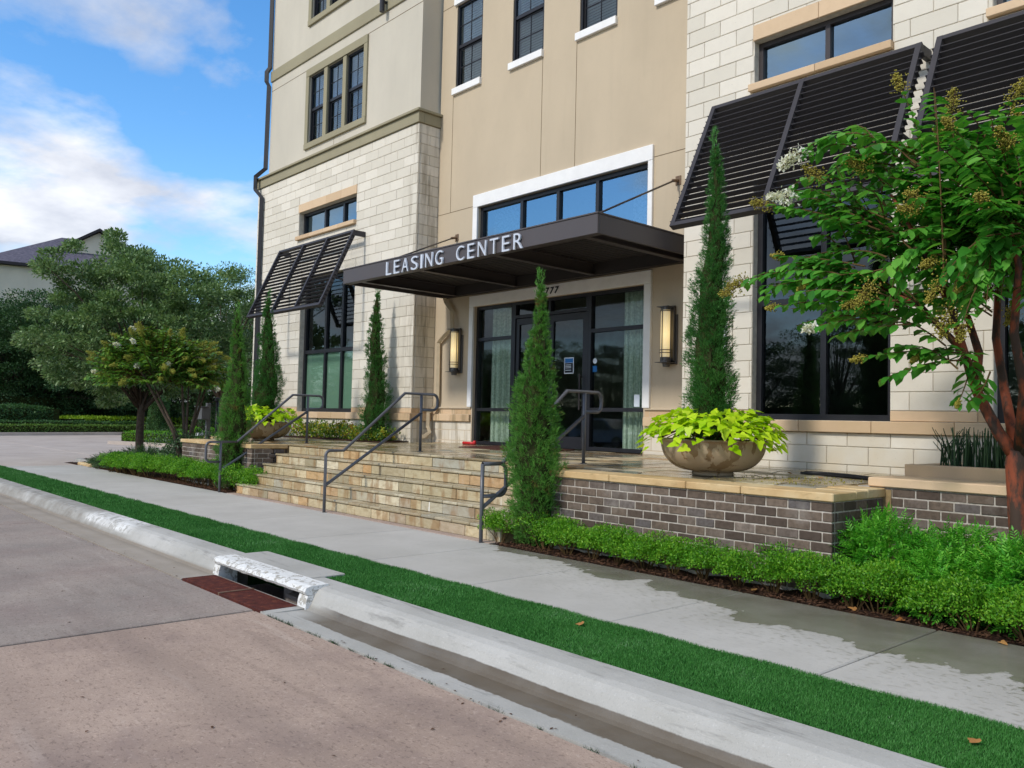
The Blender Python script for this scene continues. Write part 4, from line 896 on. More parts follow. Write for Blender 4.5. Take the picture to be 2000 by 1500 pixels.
# posters on the door glass
po = thing('notice', 'blue and white printed notice taped to the right glass door', 'notice', (-9.85, DY, 2.2))
MB().box(-9.965, -9.745, DY+0.028, DY+0.031, 2.165, 2.44).build('sheet', 'poster_white', po); MB().box(-9.95, -9.76, DY+0.0255, DY+0.0275, 2.35, 2.425).build('header', 'poster_blue', po); MB().box(-9.95, -9.76, DY+0.0255, DY+0.0275, 2.18, 2.345).build('text_block', 'poster_dark', po)
for z in (2.31, 2.285, 2.26, 2.22): MB().box(-9.935, -9.80, DY+0.0235, DY+0.025, z, z+0.008).build('text_line', 'poster_white', po)
st_ = thing('sticker', 'two small pale stickers on the right side light glass', 'sticker', (-9.28, DY, 2.2))
MB().lathe([(0.0, 0), (0.045, 0)], (0, 0, 0), 20).build('decal', 'poster_white', st_); d_ = st_.children[-1]; d_.rotation_euler = (math.pi/2, 0, 0); d_.location = (-9.28, DY+0.044, 2.36)
MB().box(-9.325, -9.235, DY+0.043, DY+0.046, 2.18, 2.28).build('decal', 'poster_blue', st_)
MB().box(-8.44, -8.33, DY+0.043, DY+0.046, 1.61, 1.80).build('sheet', 'poster_white', thing('notice', 'small pale notice low on the right side light beside the curtain', 'notice', (-8.38, DY, 1.6)))
# house number
def text_mesh(ch, size, ext, bold):
    cu = bpy.data.curves.new('txt', 'FONT'); cu.body = ch; cu.size = size; cu.extrude = ext; cu.offset = bold; cu.resolution_u = 4
    ob = bpy.data.objects.new('txt', cu); col.objects.link(ob); dg = bpy.context.evaluated_depsgraph_get()
    me = bpy.data.meshes.new_from_object(ob.evaluated_get(dg)); bpy.data.objects.remove(ob); bpy.data.curves.remove(cu)
    co = np.zeros(len(me.vertices)*3); me.vertices.foreach_get('co', co); co = co.reshape(-1, 3)
    return me, co
def letter(ch, name, x, y, z0, h, wid, mat, parent, ext=0.02, bold=0.0, shear=0.0):
    me, co = text_mesh(ch, 1.0, 0.1, bold)
    lo, hi = co.min(0), co.max(0); c = (co-lo)/(hi-lo+1e-9)
    if ch in 'GCS': pass
    out = np.stack([x+c[:, 0]*wid+shear*c[:, 1]*h, y-ext+2*ext*(1-c[:, 2]), z0+c[:, 1]*h], 1)
    me.vertices.foreach_set('co', out.astype(np.float32).ravel()); me.update(); me.materials.clear(); me.materials.append(MATS[mat])
    o = bpy.data.objects.new(name, me); col.objects.link(o); adopt(o, parent); return o
nm = thing('house_number', 'black numerals 777 on the white trim over the entrance doors', 'house number', (-10.2, YE, 3.6))
for i in range(3): letter('7', 'numeral', -10.33+i*0.115, YE-0.054, 3.54, 0.115, 0.075, 'frame_black', nm, 0.006, 0.02, 0.25)
# ------------------------------------------------------------------ canopy
CX0, CX1, CY, CZ0, CZ1 = -13.20, -7.055, 7.757, 3.735, 3.985
cp = thing('entrance_canopy', 'dark bronze flat metal canopy over the entrance with ribbed underside', 'canopy', (-10.1, YE, 3.7))
fm = MB(); fm.cbox(CX0, CX1, CY, CY+0.035, CZ0, CZ1, 0.004); fm.cbox(CX0, CX0+0.035, CY+0.036, YE-0.05, CZ0, CZ1, 0.004); fm.cbox(CX1-0.035, CX1, CY+0.036, YE-0.05, CZ0, CZ1, 0.004); fm.build('fascia', 'canopy_metal', cp, fix=False)
fl = MB(); fl.cbox(CX0-0.012, CX1+0.012, CY-0.012, CY+0.11, CZ1+0.001, CZ1+0.022, 0.003); fl.cbox(CX0-0.012, CX0+0.11, CY+0.111, YE-0.05, CZ1+0.001, CZ1+0.022, 0.003); fl.cbox(CX1-0.11, CX1+0.012, CY+0.111, YE-0.05, CZ1+0.001, CZ1+0.022, 0.003); fl.build('edge_flashing', 'canopy_metal', cp, fix=False)
lf = MB(); lf.cbox(CX0+0.036, CX1-0.036, CY+0.036, CY+0.13, CZ0+0.001, CZ0+0.012, 0.002); lf.build('fascia_flange', 'canopy_metal', cp, fix=False)
MB().box(CX0+0.04, CX1-0.04, YE-0.14, YE-0.004, CZ0-0.002, CZ1-0.02).build('ledger', 'canopy_deck', cp)
for x in (-12.75, -11.0, -9.15, -7.35):
    b = MB(); b.box(x-0.055, x+0.055, CY+0.132, YE-0.141, CZ0+0.0, CZ0+0.014); b.box(x-0.006, x+0.006, CY+0.132, YE-0.141, CZ0+0.015, CZ1-0.055); b.box(x-0.055, x+0.055, CY+0.132, YE-0.141, CZ1-0.075, CZ1-0.062); b.build('beam', 'canopy_metal', cp)
dk = MB(); y = CY+0.05; prof = []
while y < YE-0.15: prof += [(y, CZ1-0.06), (y+0.05, CZ1-0.06), (y+0.065, CZ1-0.02), (y+0.085, CZ1-0.02), (y+0.10, CZ1-0.06)]; y += 0.10
for a, b in zip(prof[:-1], prof[1:]): dk.add([(CX0+0.04, a[0], a[1]), (CX1-0.04, a[0], a[1]), (CX1-0.04, b[0], b[1]), (CX0+0.04, b[0], b[1])], [(0, 1, 2, 3)])
dk.build('deck', 'canopy_deck', cp, fix=False)
for xa, xb, za in ((-12.9, -11.80, 4.92), (-7.57, -7.12, 5.0)):
    MB().tube([(xa, YE-0.10, za-0.02), (xb, CY+0.1, CZ1+0.03)], 0.014, 8).build('tie_rod', 'frame_bronze', cp, smooth=True)
    MB().cbox(xa-0.05, xa+0.05, YE-0.012, YE-0.001, za-0.07, za+0.07, 0.003).tube([(xa, YE-0.012, za), (xa, YE-0.14, za-0.03)], 0.025, 8).build('rod_bracket', 'rusty_rod', cp)
sg = thing('sign_lettering', 'silver capital letters LEASING CENTER standing on the canopy fascia', 'sign', (-10.06, CY, 3.72))
x = -11.765
for ch in 'LEASING': 
    w = 0.055 if ch == 'I' else (0.155 if ch in 'LE' else 0.185); letter(ch, 'letter', x, CY-0.024, CZ0-0.01, 0.222, w, 'letter_metal', sg, 0.014, -0.006); x += w+0.0745
x = -9.875
for ch in 'CENTER':
    w = 0.155 if ch == 'E' else 0.182; letter(ch, 'letter', x, CY-0.024, CZ0-0.01, 0.222, w, 'letter_metal', sg, 0.014, -0.006); x += w+0.0855
# ------------------------------------------------------------------ louvred awnings
def awning(label, x0, x1, yt, zt, yb, zb, ywall, n, mids, strut=0.62, bs=1.0):
    a = thing('louvre_awning', label, 'awning', ((x0+x1)/2, ywall, zt), 'louvred window awnings')
    d = np.array([0, yb-yt, zb-zt]); Ld = np.linalg.norm(d); d /= Ld; nrm = np.array([0, d[2], -d[1]]);  nrm = nrm if nrm[1] < 0 else -nrm
    def P(x, s, o=0): return np.array([x, yt, zt])+d*s*Ld+nrm*o
    def bar(xa, xb, s0, s1, o0, o1):
        v = [P(x, s, o) for x in (xa, xb) for s in (s0, s1) for o in (o0, o1)]
        return MB().add(v, [(0, 1, 3, 2), (4, 6, 7, 5), (0, 4, 5, 1), (2, 3, 7, 6), (0, 2, 6, 4), (1, 5, 7, 3)])
    w = 0.06
    for xa in [x0]+mids+[x1-w]: bar(xa, xa+w, 0.0, 1.0, -0.05, 0.034).build('side_rail', 'awning_metal', a)
    xs_ = [x0]+mids+[x1-w]
    for xa, xb in zip(xs_[:-1], xs_[1:]):
        bar(xa+w, xb, 0.0, 0.055/Ld, -0.05, 0.032).build('top_rail', 'awning_metal', a); bar(xa+w, xb, 1-0.055/Ld, 1.0, -0.05, 0.032).build('bottom_rail', 'awning_metal', a)
    for i in range(n):                                         # slats tilt outwards, long flat blades
        s = 0.075+(0.955-0.075)*i/(n-1); c = P(0, s, -0.02); bl = 0.085
        v = []
        for x in (x0-0.03, x1+0.03):
            v += [(x, c[1]-bl*0.58*bs, c[2]+0.028*bs), (x, c[1]-bl*0.58*bs, c[2]+0.028*bs-0.006), (x, c[1]+bl*0.25*bs, c[2]-0.026*bs), (x, c[1]+bl*0.25*bs, c[2]-0.026*bs-0.006)]
        MB().add(v, [(0, 2, 6, 4), (1, 5, 7, 3), (0, 4, 5, 1), (2, 3, 7, 6), (0, 1, 3, 2), (4, 6, 7, 5)]).build('slat', 'awning_metal', a)
    for xa in (x0, x1-w):
        MB().cbox(xa, xa+w, yt+0.02, ywall-0.004, zt-0.11, zt+0.0, 0.003).build('bracket', 'awning_metal', a, fix=False)
        p = P(xa+w/2, strut, -0.05); MB().tube([p, (xa+w/2, ywall-0.01, p[2]-0.06)], 0.02, 8).build('strut', 'awning_metal', a, smooth=True)
    return a
awning('dark metal louvred awning over the window left of the entrance canopy', -18.85, -15.41, 9.314, 5.33, 8.537, 3.63, YL, 18, [-17.65, -16.55], bs=0.6)
awning('large dark louvred awning behind the tall cypress right of the canopy', -6.167, -3.566, 8.933, 5.41, 8.088, 3.717, YR, 19, [-4.95], bs=0.74)
awning('dark louvred awning at the right edge, behind the white-flowered tree', -3.417, -0.82, 8.933, 5.41, 8.088, 3.717, YR, 19, [-2.2], bs=0.74)
# ------------------------------------------------------------------ wall lanterns
def lantern(x, label):
    a = thing('wall_lantern', label, 'wall lamp', (x, YE, 2.2), 'wall lanterns beside the entrance'); y = YE-0.135; z0, z1 = 2.27, 3.08
    MB().cbox(x-0.075, x+0.125, YE-0.03, YE-0.002, z0-0.03, z1-0.1, 0.004).cbox(x-0.02, x+0.10, YE-0.075, YE-0.031, z0+0.02, z1+0.03, 0.004).build('back_plate', 'lamp_metal', a, fix=False)
    MB().lathe([(0.0, z0+0.07), (0.075, z0+0.07), (0.075, z1-0.04), (0.0, z1-0.04)], (x, y, 0), 20).build('shade', 'lamp_glow', a, smooth=False)
    MB().lathe([(0.078, z1-0.04), (0.078, z1), (0.0, z1)], (x, y, 0), 20).lathe([(0, z0), (0.078, z0), (0.078, z0+0.07), (0.0, z0+0.07)], (x, y, 0), 20).build('cap', 'lamp_metal', a)
    MB().box(x-0.1, x+0.1, y-0.1, YE-0.03, z1+0.002, z1+0.014).build('top_plate', 'lamp_metal', a)
    for z in (z0+0.13, z0+0.17, z1-0.06):
        MB().lathe([(0.08, z), (0.09, z), (0.09, z+0.012), (0.08, z+0.012), (0.08, z)], (x, y, 0), 20).build('ring', 'lamp_metal', a)
    for dx in (-0.088, 0.088): MB().box(x+dx-0.006, x+dx+0.006, y-0.006, y+0.006, z0+0.02, z1).build('guard_bar', 'lamp_metal', a)
    MB().box(x-0.006, x+0.006, y-0.094, y-0.082, z0+0.02, z1).build('guard_bar', 'lamp_metal', a)
    MB().box(x-0.12, x+0.1, y-0.1, YE-0.03, z0-0.012, z0-0.002).lathe([(0, z0-0.07), (0.05, z0-0.07), (0.06, z0-0.013), (0, z0-0.013)], (x, y+0.02, 0), 16).build('base_plate', 'lamp_metal', a)
lantern(-12.74, 'lit cylinder wall lantern left of the glass doors beside the tan downpipe'); lantern(-7.66, 'lit cylinder wall lantern right of the glass doors')
# plaque, downpipes
pq = thing('wall_plaque', 'thin pale plaque on the stone wall right of the potted cypress', 'plaque', (-6.15, YR, 2.5))
MB().cbox(-6.34, -6.05, YR-0.06, YR-0.022, 2.30, 2.75, 0.004).build('face', 'plaque_white', pq, fix=False); MB().cbox(-6.36, -5.985, YR-0.0215, YR-0.004, 2.25, 2.72, 0.004).build('backing', 'limestone', pq, fix=False)
def pipe(name, label, path, r, mat, sq=True):
    o = MB().tube(path, r, 4 if sq else 10).build(name, mat); return tag(o, label, 'downpipe')
pipe('downpipe', 'tan downpipe with kinked top and curled foot in the entrance corner', [(-13.14, YE-0.09, 3.76), (-13.10, YE-0.09, 3.66), (-12.88, YE-0.09, 3.44), (-12.86, YE-0.09, 3.13), (-13.22, YE-0.07, 2.94), (-13.33, YE-0.06, 2.86), (-13.31, YE-0.06, 1.72), (-13.36, YE-0.08, 1.58), (-13.5, YE-0.14, 1.47), (-13.50, YE-0.15, 1.2), (-13.44, YE-0.14, 1.08), (-13.5, YE-0.22, 1.0), (-13.62, YE-0.3, 0.97)], 0.05, 'pipe_tan')
pipe('downpipe', 'dark downpipe stepping down the left corner of the building', [(-20.33, UY-0.06, 13.6), (-20.31, UY-0.06, 10.4), (-20.36, UY-0.12, 10.28), (-20.36, UY-0.12, 10.03), (-20.33, UY-0.06, 9.92), (-20.36, UY-0.06, 7.75), (-20.62, YL-0.15, 7.56), (-20.62, YL-0.15, 7.22), (-20.40, YL-0.07, 6.98), (-20.40, YL-0.07, 0.9)], 0.065, 'pipe_dark')
# ------------------------------------------------------------------ handrails
def arc(c, r, a0, a1, n=6):                      # in the Y-Z plane
    return [(c[0]+r*math.cos(a0+(a1-a0)*i/n), c[1]+r*math.sin(a0+(a1-a0)*i/n)) for i in range(n+1)]
def handrail(label, x, kind):
    h = thing('handrail', label, 'handrail', (x, 6.0, 0), 'grey pipe handrails on the steps'); R = 0.022
    yl, yu = 5.985, 7.61; zu = PZ(yu); zl = 0.865; zt = zu+0.885; zlow = zu+0.62
    PI = math.pi
    def T(pts, nm): MB().tube([(x, y, z) for y, z in pts], R, 10).build(nm, 'rail_paint', h, smooth=True)
    MBp = lambda y, z0, z1: MB().tube([(x, y, z0), (x, y, z1)], R, 10).build('post', 'rail_paint', h, smooth=True)
    MBp(yu, zu-0.02, zt-0.01)
    s0, s1 = (6.27, zl), (7.30, zt)
    end = [(yu+0.22, zt)]+arc((yu+0.22, zt-0.09), 0.09, PI/2, 0)+arc((yu+0.22, zlow+0.11), 0.09, 0, -PI/2)+[(yu, zlow+0.02)]
    if kind == 'left':
        MBp(yl, -0.02, zl+0.0); T([s0, s1]+end, 'top_rail')
        T([s0, (yl-0.18, zl)]+arc((yl-0.18, zl-0.08), 0.08, PI/2, PI)+arc((yl-0.18, zl-0.26), 0.08, PI, 1.5*PI)+[(yl, zl-0.34)], 'end_loop')
    elif kind == 'mid':
        T([(yl, -0.02), (yl, zl-0.07)]+arc((yl+0.07, zl-0.07), 0.07, PI, PI/2)+[s0, s1]+end, 'top_rail')
    else:
        MBp(yl, -0.02, zl+0.0); T([s0, s1]+end, 'top_rail'); T([(yl, zl), s0], 'rail_link')
        T([(yl, zl-0.003), (yl+0.26, zl-0.003)]+arc((yl+0.26, zl-0.09), 0.087, PI/2, 0)+arc((yl+0.26, zl-0.27), 0.087, 0, -PI/2)+[(yl, zl-0.357)], 'end_loop')
    T([(yl, 0.375), (yu, zlow-0.03)], 'lower_rail')
    for y, z in ((yu, zu),): MB().lathe([(0, 0.008), (0.045, 0.008), (0.045, -0.01)], (x, y, z), 14).build('base_flange', 'rail_paint', h)
handrail('leftmost grey pipe handrail, in front of the left cypress', -14.07, 'left')
handrail('grey pipe handrail in the middle of the stone steps', -10.50, 'mid')
handrail('rightmost grey pipe handrail, beside the right front cypress', -7.08, 'right')
# ------------------------------------------------------------------ bowls with cypress and lime vine
def lobed_leaf():
    o = [(0, 0), (-0.12, 0.16), (-0.05, 0.42), (0.18, 0.46), (0.34, 0.30), (0.62, 0.24), (1.0, 0.0), (0.62, -0.24), (0.34, -0.30), (0.18, -0.46), (-0.05, -0.42), (-0.12, -0.16)]
    v = [(0.32, 0, 0.02)]+[(x, y, 0.10*abs(y)-0.10*x*x) for x, y in o]
    f = [(0, 1+i, 1+(i+1) % 12) for i in range(12)]
    return v, f
LV = lobed_leaf()
_leafme = {}
def leaf_mesh(i, mat, tpl, nm='leaf'):
    if (i, mat) not in _leafme:
        rs = np.random.RandomState(i); v = np.array(tpl[0], float); v[:, 2] += rs.uniform(-0.06, 0.06, len(v)); v[:, 1] *= rs.uniform(0.85, 1.1)
        _leafme[(i, mat)] = tri_mesh(nm, v, tpl[1], mat, True)
    return _leafme[(i, mat)]
def frame_mat(p, x, z, s):
    x = Vector(x).normalized(); z = Vector(z); z = (z-x*x.dot(z)).normalized(); y = z.cross(x)
    return Matrix(((x[0]*s, y[0]*s, z[0]*s, p[0]), (x[1]*s, y[1]*s, z[1]*s, p[1]), (x[2]*s, y[2]*s, z[2]*s, p[2]), (0, 0, 0, 1)))
def bowl(label, vlabel, cx, cy, seed, nleaf, R=0.53):
    z0 = PZ(cy); pot = thing('planter_bowl', label, 'planter', (cx, cy, z0), 'clay planter bowls')
    H = 0.37
    prof = [(0.0, 0.0), (0.205, 0.0), (0.215, 0.02), (0.205, 0.045)]
    prof += [(0.205+(R-0.205)*math.sin(t*math.pi/2)**0.9, 0.045+(H-0.08)*(1-math.cos(t*math.pi/2))) for t in np.linspace(0.08, 1, 12)]
    prof += [(R+0.004, H-0.028), (R+0.022, H-0.02), (R+0.024, H), (R-0.03, H), (R-0.04, H-0.06), (0.0, H-0.07)]
    MB().lathe(prof[:-2], (cx, cy, z0), 56).build('bowl', 'pot_clay', pot, smooth=True)
    MB().lathe([(R-0.03, H-0.03), (0, H-0.02)], (cx, cy, z0), 32).build('soil', 'soil_mulch', pot, fix=False)
    pl = thing('trailing_vine', vlabel, 'plant', (cx, cy, z0+H), 'lime vines in the bowls'); rs = np.random.RandomState(seed)
    Lrest = []
    for i in range(nleaf):
        a = rs.uniform(0, 2*math.pi); q = rs.rand()**0.55; r = (0.12+(R+0.06)*q)
        z = z0+H+0.015+0.25*math.sin(min(1, (1-q)*1.6+0.2)*1.45)*rs.uniform(0.35, 1.15)-(0.15*rs.rand()**2.2 if q > 0.88 else 0)
        out = np.array([math.cos(a), math.sin(a), 0]); p = np.array([cx, cy, z])+out*r*rs.uniform(0.93, 1.05)
        x = out*rs.uniform(0.5, 1.2)+rs.normal(0, 0.45, 3)*np.array([1, 1, 0.4])+np.array([0, 0, -0.55 if q > 0.8 else -0.15])
        nz = np.array([0, 0, 1.0])+out*rs.uniform(0.3, 1.1)+rs.normal(0, 0.3, 3)
        (Lrest.append((p, x, nz, rs.uniform(0.08, 0.12))) if i >= 290 else None)
        if i >= 290: continue
        o = new_obj('leaf', leaf_mesh(rs.randint(6), 'leaf_lime', LV), pl); o.matrix_basis = frame_mat(p, x, nz, rs.uniform(0.08, 0.125))
    V, F = scatter(LV[0], LV[1], *[np.array([q[j] for q in Lrest]) for j in range(4)]); new_obj('leaves', tri_mesh('leaves', V, F, 'leaf_lime'), pl)['kind'] = 'stuff'
    st = MB()
    for i in range(26):
        a = rs.uniform(0, 6.28); c = np.array([cx, cy, z0+H]); o2 = np.array([math.cos(a), math.sin(a), 0]); st.tube([c+o2*0.12, c+o2*0.35+np.array([0, 0, 0.1]), c+o2*(R+0.05)+np.array([0, 0, 0.0])], 0.005, 4)
    st.build('vine_stem', 'twig_brown', pl)
bowl('brown clay planter bowl on the right wall with wet streaks', 'lime green trailing vine spilling from the right planter bowl', -5.03, 7.36, 3, 560)
bowl('brown clay planter bowl at the left end of the patio behind the handrail', 'lime green trailing vine in the left planter bowl', -15.62, 7.50, 4, 500)
# ------------------------------------------------------------------ cypresses
def cypress(label, x, y, z0, H, W, seed, n=15000, mat='leaf_cypress', tip=0.16, shape=(0.30, 0.75), brown=True, lean=0.0, pw=0.8, group='columnar cypresses'):
    t = thing('cypress_tree', label, 'cypress', (x, y, z0), group); rs = np.random.RandomState(seed)
    pk, base = shape
    def Rad(u):                                  # radius along the height
        lo = base+(1-base)*np.clip(u/pk, 0, 1)**0.8
        hi = np.clip(1-(u-pk)/(1-pk), 0, 1)**pw
        return W/2*np.where(u < pk, lo, np.maximum(hi, 0.02))
    lump = lambda a, u: 1+0.12*np.sin(2*a+seed+u*9)+0.10*np.sin(5*a-u*17+seed*2)+0.12*np.sin(a+u*27+seed)+0.08*np.sin(7*a+u*43+seed)
    nc = n//22; uc = rs.rand(nc*3); uc = uc[rs.rand(len(uc)) < (Rad(uc)/(W/2))*0.9+0.10][:nc]; nc = len(uc); ac = rs.uniform(0, 2*math.pi, nc)
    oc = np.stack([np.cos(ac), np.sin(ac), np.zeros(nc)], 1); rc = Rad(uc)*lump(ac, uc)*rs.uniform(0.62, 1.08, nc)
    per = 22; i_ = np.repeat(np.arange(nc), per); n = len(i_); u = uc[i_]; out = oc[i_]
    sway = np.stack([0.02*np.sin(u*7+seed)+lean*u, 0.02*np.cos(u*6+seed), np.zeros(n)], 1); cs = (0.014+0.036*Rad(u)/(W/2))
    tdir = unit(out*rs.uniform(0.3, 0.9, (nc, 1))[i_]+np.array([0, 0, 1.0])); al = rs.rand(n)
    P = out*rc[i_][:, None]+sway+np.stack([np.full(n, x), np.full(n, y), z0+u*H*0.985], 1)+tdir*(al*cs*1.9)[:, None]+rs.normal(0, 1, (n, 3))*(cs*(0.62-0.35*al))[:, None]
    X = tdir+out*0.25+rs.normal(0, 0.38, (n, 3)); Z = out+rs.normal(0, 0.6, (n, 3))
    S = rs.uniform(0.026, 0.052, n)
    V, F = scatter(SPRIG[0], SPRIG[1], P, X, Z, S)
    # a few loose shoots at the very top
    m = 60; uu = rs.uniform(0.93, 1.04, m); P2 = np.stack([x+lean+rs.normal(0, 0.02, m), y+rs.normal(0, 0.02, m), z0+uu*H], 1)
    V2, F2 = scatter(SPRIG[0], SPRIG[1], P2, np.array([0, 0, 1.0])+rs.normal(0, 0.35, (m, 3)), rs.normal(0, 1, (m, 3)), np.full(m, 0.07)); V, F = merge([(V, F), (V2, F2)])
    new_obj('foliage', tri_mesh('foliage', V, F, mat), t)
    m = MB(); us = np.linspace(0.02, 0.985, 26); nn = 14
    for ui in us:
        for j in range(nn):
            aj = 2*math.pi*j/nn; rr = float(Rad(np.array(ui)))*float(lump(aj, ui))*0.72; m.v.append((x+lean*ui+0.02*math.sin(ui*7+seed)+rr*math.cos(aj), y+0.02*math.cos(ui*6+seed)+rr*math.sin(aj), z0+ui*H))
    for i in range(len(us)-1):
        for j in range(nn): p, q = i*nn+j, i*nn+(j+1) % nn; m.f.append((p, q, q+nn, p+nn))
    m.f.append(tuple(range(nn))); m.build('shade_core', 'cypress_shade', t)  # solid spindle closes see-through gaps; its dark colour paints the inner shade
    MB().tube([(x, y, z0-0.05), (x, y, z0+0.3)], [0.035, 0.025], 8).build('trunk', 'twig_brown', t)
    return t
cypress('tall cypress with browned patches at the right foot of the steps', -6.63, 6.36, 0.0, 2.90, 0.56, 1, 30000, shape=(0.28, 0.62), pw=0.98)
cypress('tallest cypress, planted in the right clay bowl', -5.07, 7.38, 1.16, 3.17, 0.45, 2, 28000, mat='leaf_cypress_dark', shape=(0.15, 0.66))
cypress('bright green cypress at the left foot of the steps behind the handrail', -14.36, 6.33, 0.0, 3.24, 0.48, 3, 20000, shape=(0.36, 0.8))
cypress('dark cypress planted in the left clay bowl', -15.62, 7.52, 1.16, 2.58, 0.52, 4, 20000, mat='leaf_cypress_dark', shape=(0.24, 0.55))
cypress('slim dark cypress against the stone wall behind the middle handrail', -14.25, 9.18, 0.86, 3.05, 0.50, 5, 20000, mat='leaf_cypress_dark', shape=(0.2, 0.9))
# ------------------------------------------------------------------ boxwood shrubs
def shrub_meshes(seed, W, D, H, n, mat, tpl=OVAL, s0=0.016, s1=0.026, stem=0.09):
    rs = np.random.RandomState(seed)
    # several small clumps make up the shrub
    k_ = 20; C = np.stack([rs.uniform(-0.36, 0.36, k_)*W, rs.uniform(-0.32, 0.32, k_)*D, rs.uniform(stem+0.07, H-0.07, k_)], 1); Rr = rs.uniform(0.10, 0.15, k_)*max(W, D)/0.45
    i = rs.randint(k_, size=n); d = rand_dirs(rs, n); d[:, 2] = np.abs(d[:, 2])*0.75+d[:, 2]*0.25
    rad = Rr[i]*(0.55+0.45*rs.rand(n)**0.4)
    P = C[i]+unit(d)*rad[:, None]*np.array([1, 1, 0.85])
    V, F = scatter(tpl[0], tpl[1], P, unit(d)*0.7+rs.normal(0, 0.6, (n, 3))+np.array([0, 0, 0.25]), d+np.array([0, 0, 0.5])+rs.normal(0, 0.5, (n, 3)), rs.uniform(s0, s1, n))
    fol = tri_mesh('foliage', V, F, mat)
    m = MB()
    for j in range(k_):
        if j < 9: m.tube([(C[j, 0]*0.25, C[j, 1]*0.25, -0.01), (C[j, 0]*0.5, C[j, 1]*0.5, stem+0.02), tuple(C[j])], [0.008, 0.006, 0.003], 5)
    me = bpy.data.meshes.new('stem'); me.from_pydata(m.v, [], m.f); me.materials.append(MATS['twig_brown'])
    return fol, me
BOXV = [shrub_meshes(s, 0.50, 0.46, 0.38, 4400, 'leaf_box', OVAL, 0.017, 0.029, 0.045) for s in (31, 32, 33, 34)]
def shrub(name, label, cat, group, meshes, x, y, z, sc, rot):
    t = thing(name, label, cat, (x, y, z), group)
    for nm, me in zip(('foliage', 'stem'), meshes):
        o = bpy.data.objects.new(nm, me); col.objects.link(o); o.parent = t
    t.scale = (sc[0], sc[1], sc[2]); t.rotation_euler = (0, 0, rot); return t
rs = np.random.RandomState(8)
ORD = ['first', 'second', 'third', 'fourth', 'fifth', 'sixth', 'seventh', 'eighth', 'ninth', 'tenth', 'eleventh', 'twelfth', 'thirteenth', 'fourteenth', 'fifteenth']
shrub('boxwood_shrub', 'lone boxwood at the right end of the bottom step, left of the cypress', 'shrub', 'boxwood shrubs', BOXV[0], -7.0, 6.2, 0, (0.75, 0.75, 0.95), 0.4)
for i in range(11):
    x = -6.33+i*0.335
    shrub('boxwood_shrub', ORD[i]+' boxwood from the cypress in the row before the right brick wall', 'shrub', 'boxwood shrubs', BOXV[i % 4], x, 6.24+rs.uniform(-0.02, 0.02), -0.01, (rs.uniform(0.84, 1.0), 0.86, rs.uniform(0.80, 0.98)), rs.uniform(0, 6.28))
for i in range(8):
    x = -2.78+i*0.33
    shrub('boxwood_shrub', ORD[i]+' boxwood in front of the fern-leaved bush, counted from the left', 'shrub', 'boxwood shrubs', BOXV[(i+1) % 4], x, 6.20+rs.uniform(-0.04, 0.03), -0.01, (0.95, 0.9, rs.uniform(0.82, 1.02)), rs.uniform(0, 6.28))
for i in range(15):
    x = -14.0-i*0.42
    shrub('boxwood_shrub', ORD[i]+' boxwood left of the left cypress in the hedge along the pavement', 'shrub', 'boxwood shrubs', BOXV[i % 4], x+(0.28 if i == 0 else 0), 6.27+rs.uniform(-0.04, 0.04)-(0.02*i if i > 8 else 0), 0, (1.15, 1.0, rs.uniform(1.1, 1.28)*(1 if i < 11 else 0.9)), rs.uniform(0, 6.28))
# fern-leaved bushes at the right
def frond_bush(seed, W, D, H, n, s0=0.09, s1=0.16, mat='leaf_nandina'):
    rs = np.random.RandomState(seed); d = rand_dirs(rs, n); d[:, 2] = np.abs(d[:, 2]); q = 0.5+0.5*rs.rand(n)**0.5
    P = d*q[:, None]*np.array([W/2, D/2, H-0.12])+np.array([0, 0, 0.06])
    X = d*np.array([1, 1, 0.4])+rs.normal(0, 0.45, (n, 3))+np.array([0, 0, 0.1]); Z = np.array([0, 0, 1.0])+d*0.5+rs.normal(0, 0.3, (n, 3))
    V, F = scatter(FROND[0], FROND[1], P, X, Z, rs.uniform(s0, s1, n)); fol = tri_mesh('foliage', V, F, mat)
    m = MB()
    for j in range(14):
        p = d[j]*np.array([W/2, D/2, H-0.1])*0.7; m.tube([(p[0]*0.2, p[1]*0.2, -0.02), tuple(p*0.6), tuple(p)], [0.007, 0.005, 0.003], 5)
    me = bpy.data.meshes.new('stem'); me.from_pydata(m.v, [], m.f); me.materials.append(MATS['twig_brown']); return fol, me
NB = [frond_bush(s, 0.95, 0.85, 0.68, 1500, 0.08, 0.15) for s in (41, 42)]
for i, (x, y, sx, h, lb) in enumerate(((-3.0, 6.75, 0.82, 1.02, 'fern-leaved green bush at the corner of the right brick wall'), (-2.45, 6.85, 1.0, 0.95, 'fern-leaved green bush left of the red-barked trunk'), (-1.95, 6.62, 0.95, 0.9, 'fern-leaved green bush in front of the red-barked trunk'),
                                      (-2.45, 6.52, 0.8, 0.72, 'low fern-leaved bush between boxwoods and taller bushes'), (-1.35, 6.85, 1.0, 1.0, 'fern-leaved bush at the right edge of the picture'))):
    shrub('fern_bush', lb, 'bush', 'fern-leaved bushes', NB[i % 2], x, y, 0, (sx, sx, h), 0.7*i)
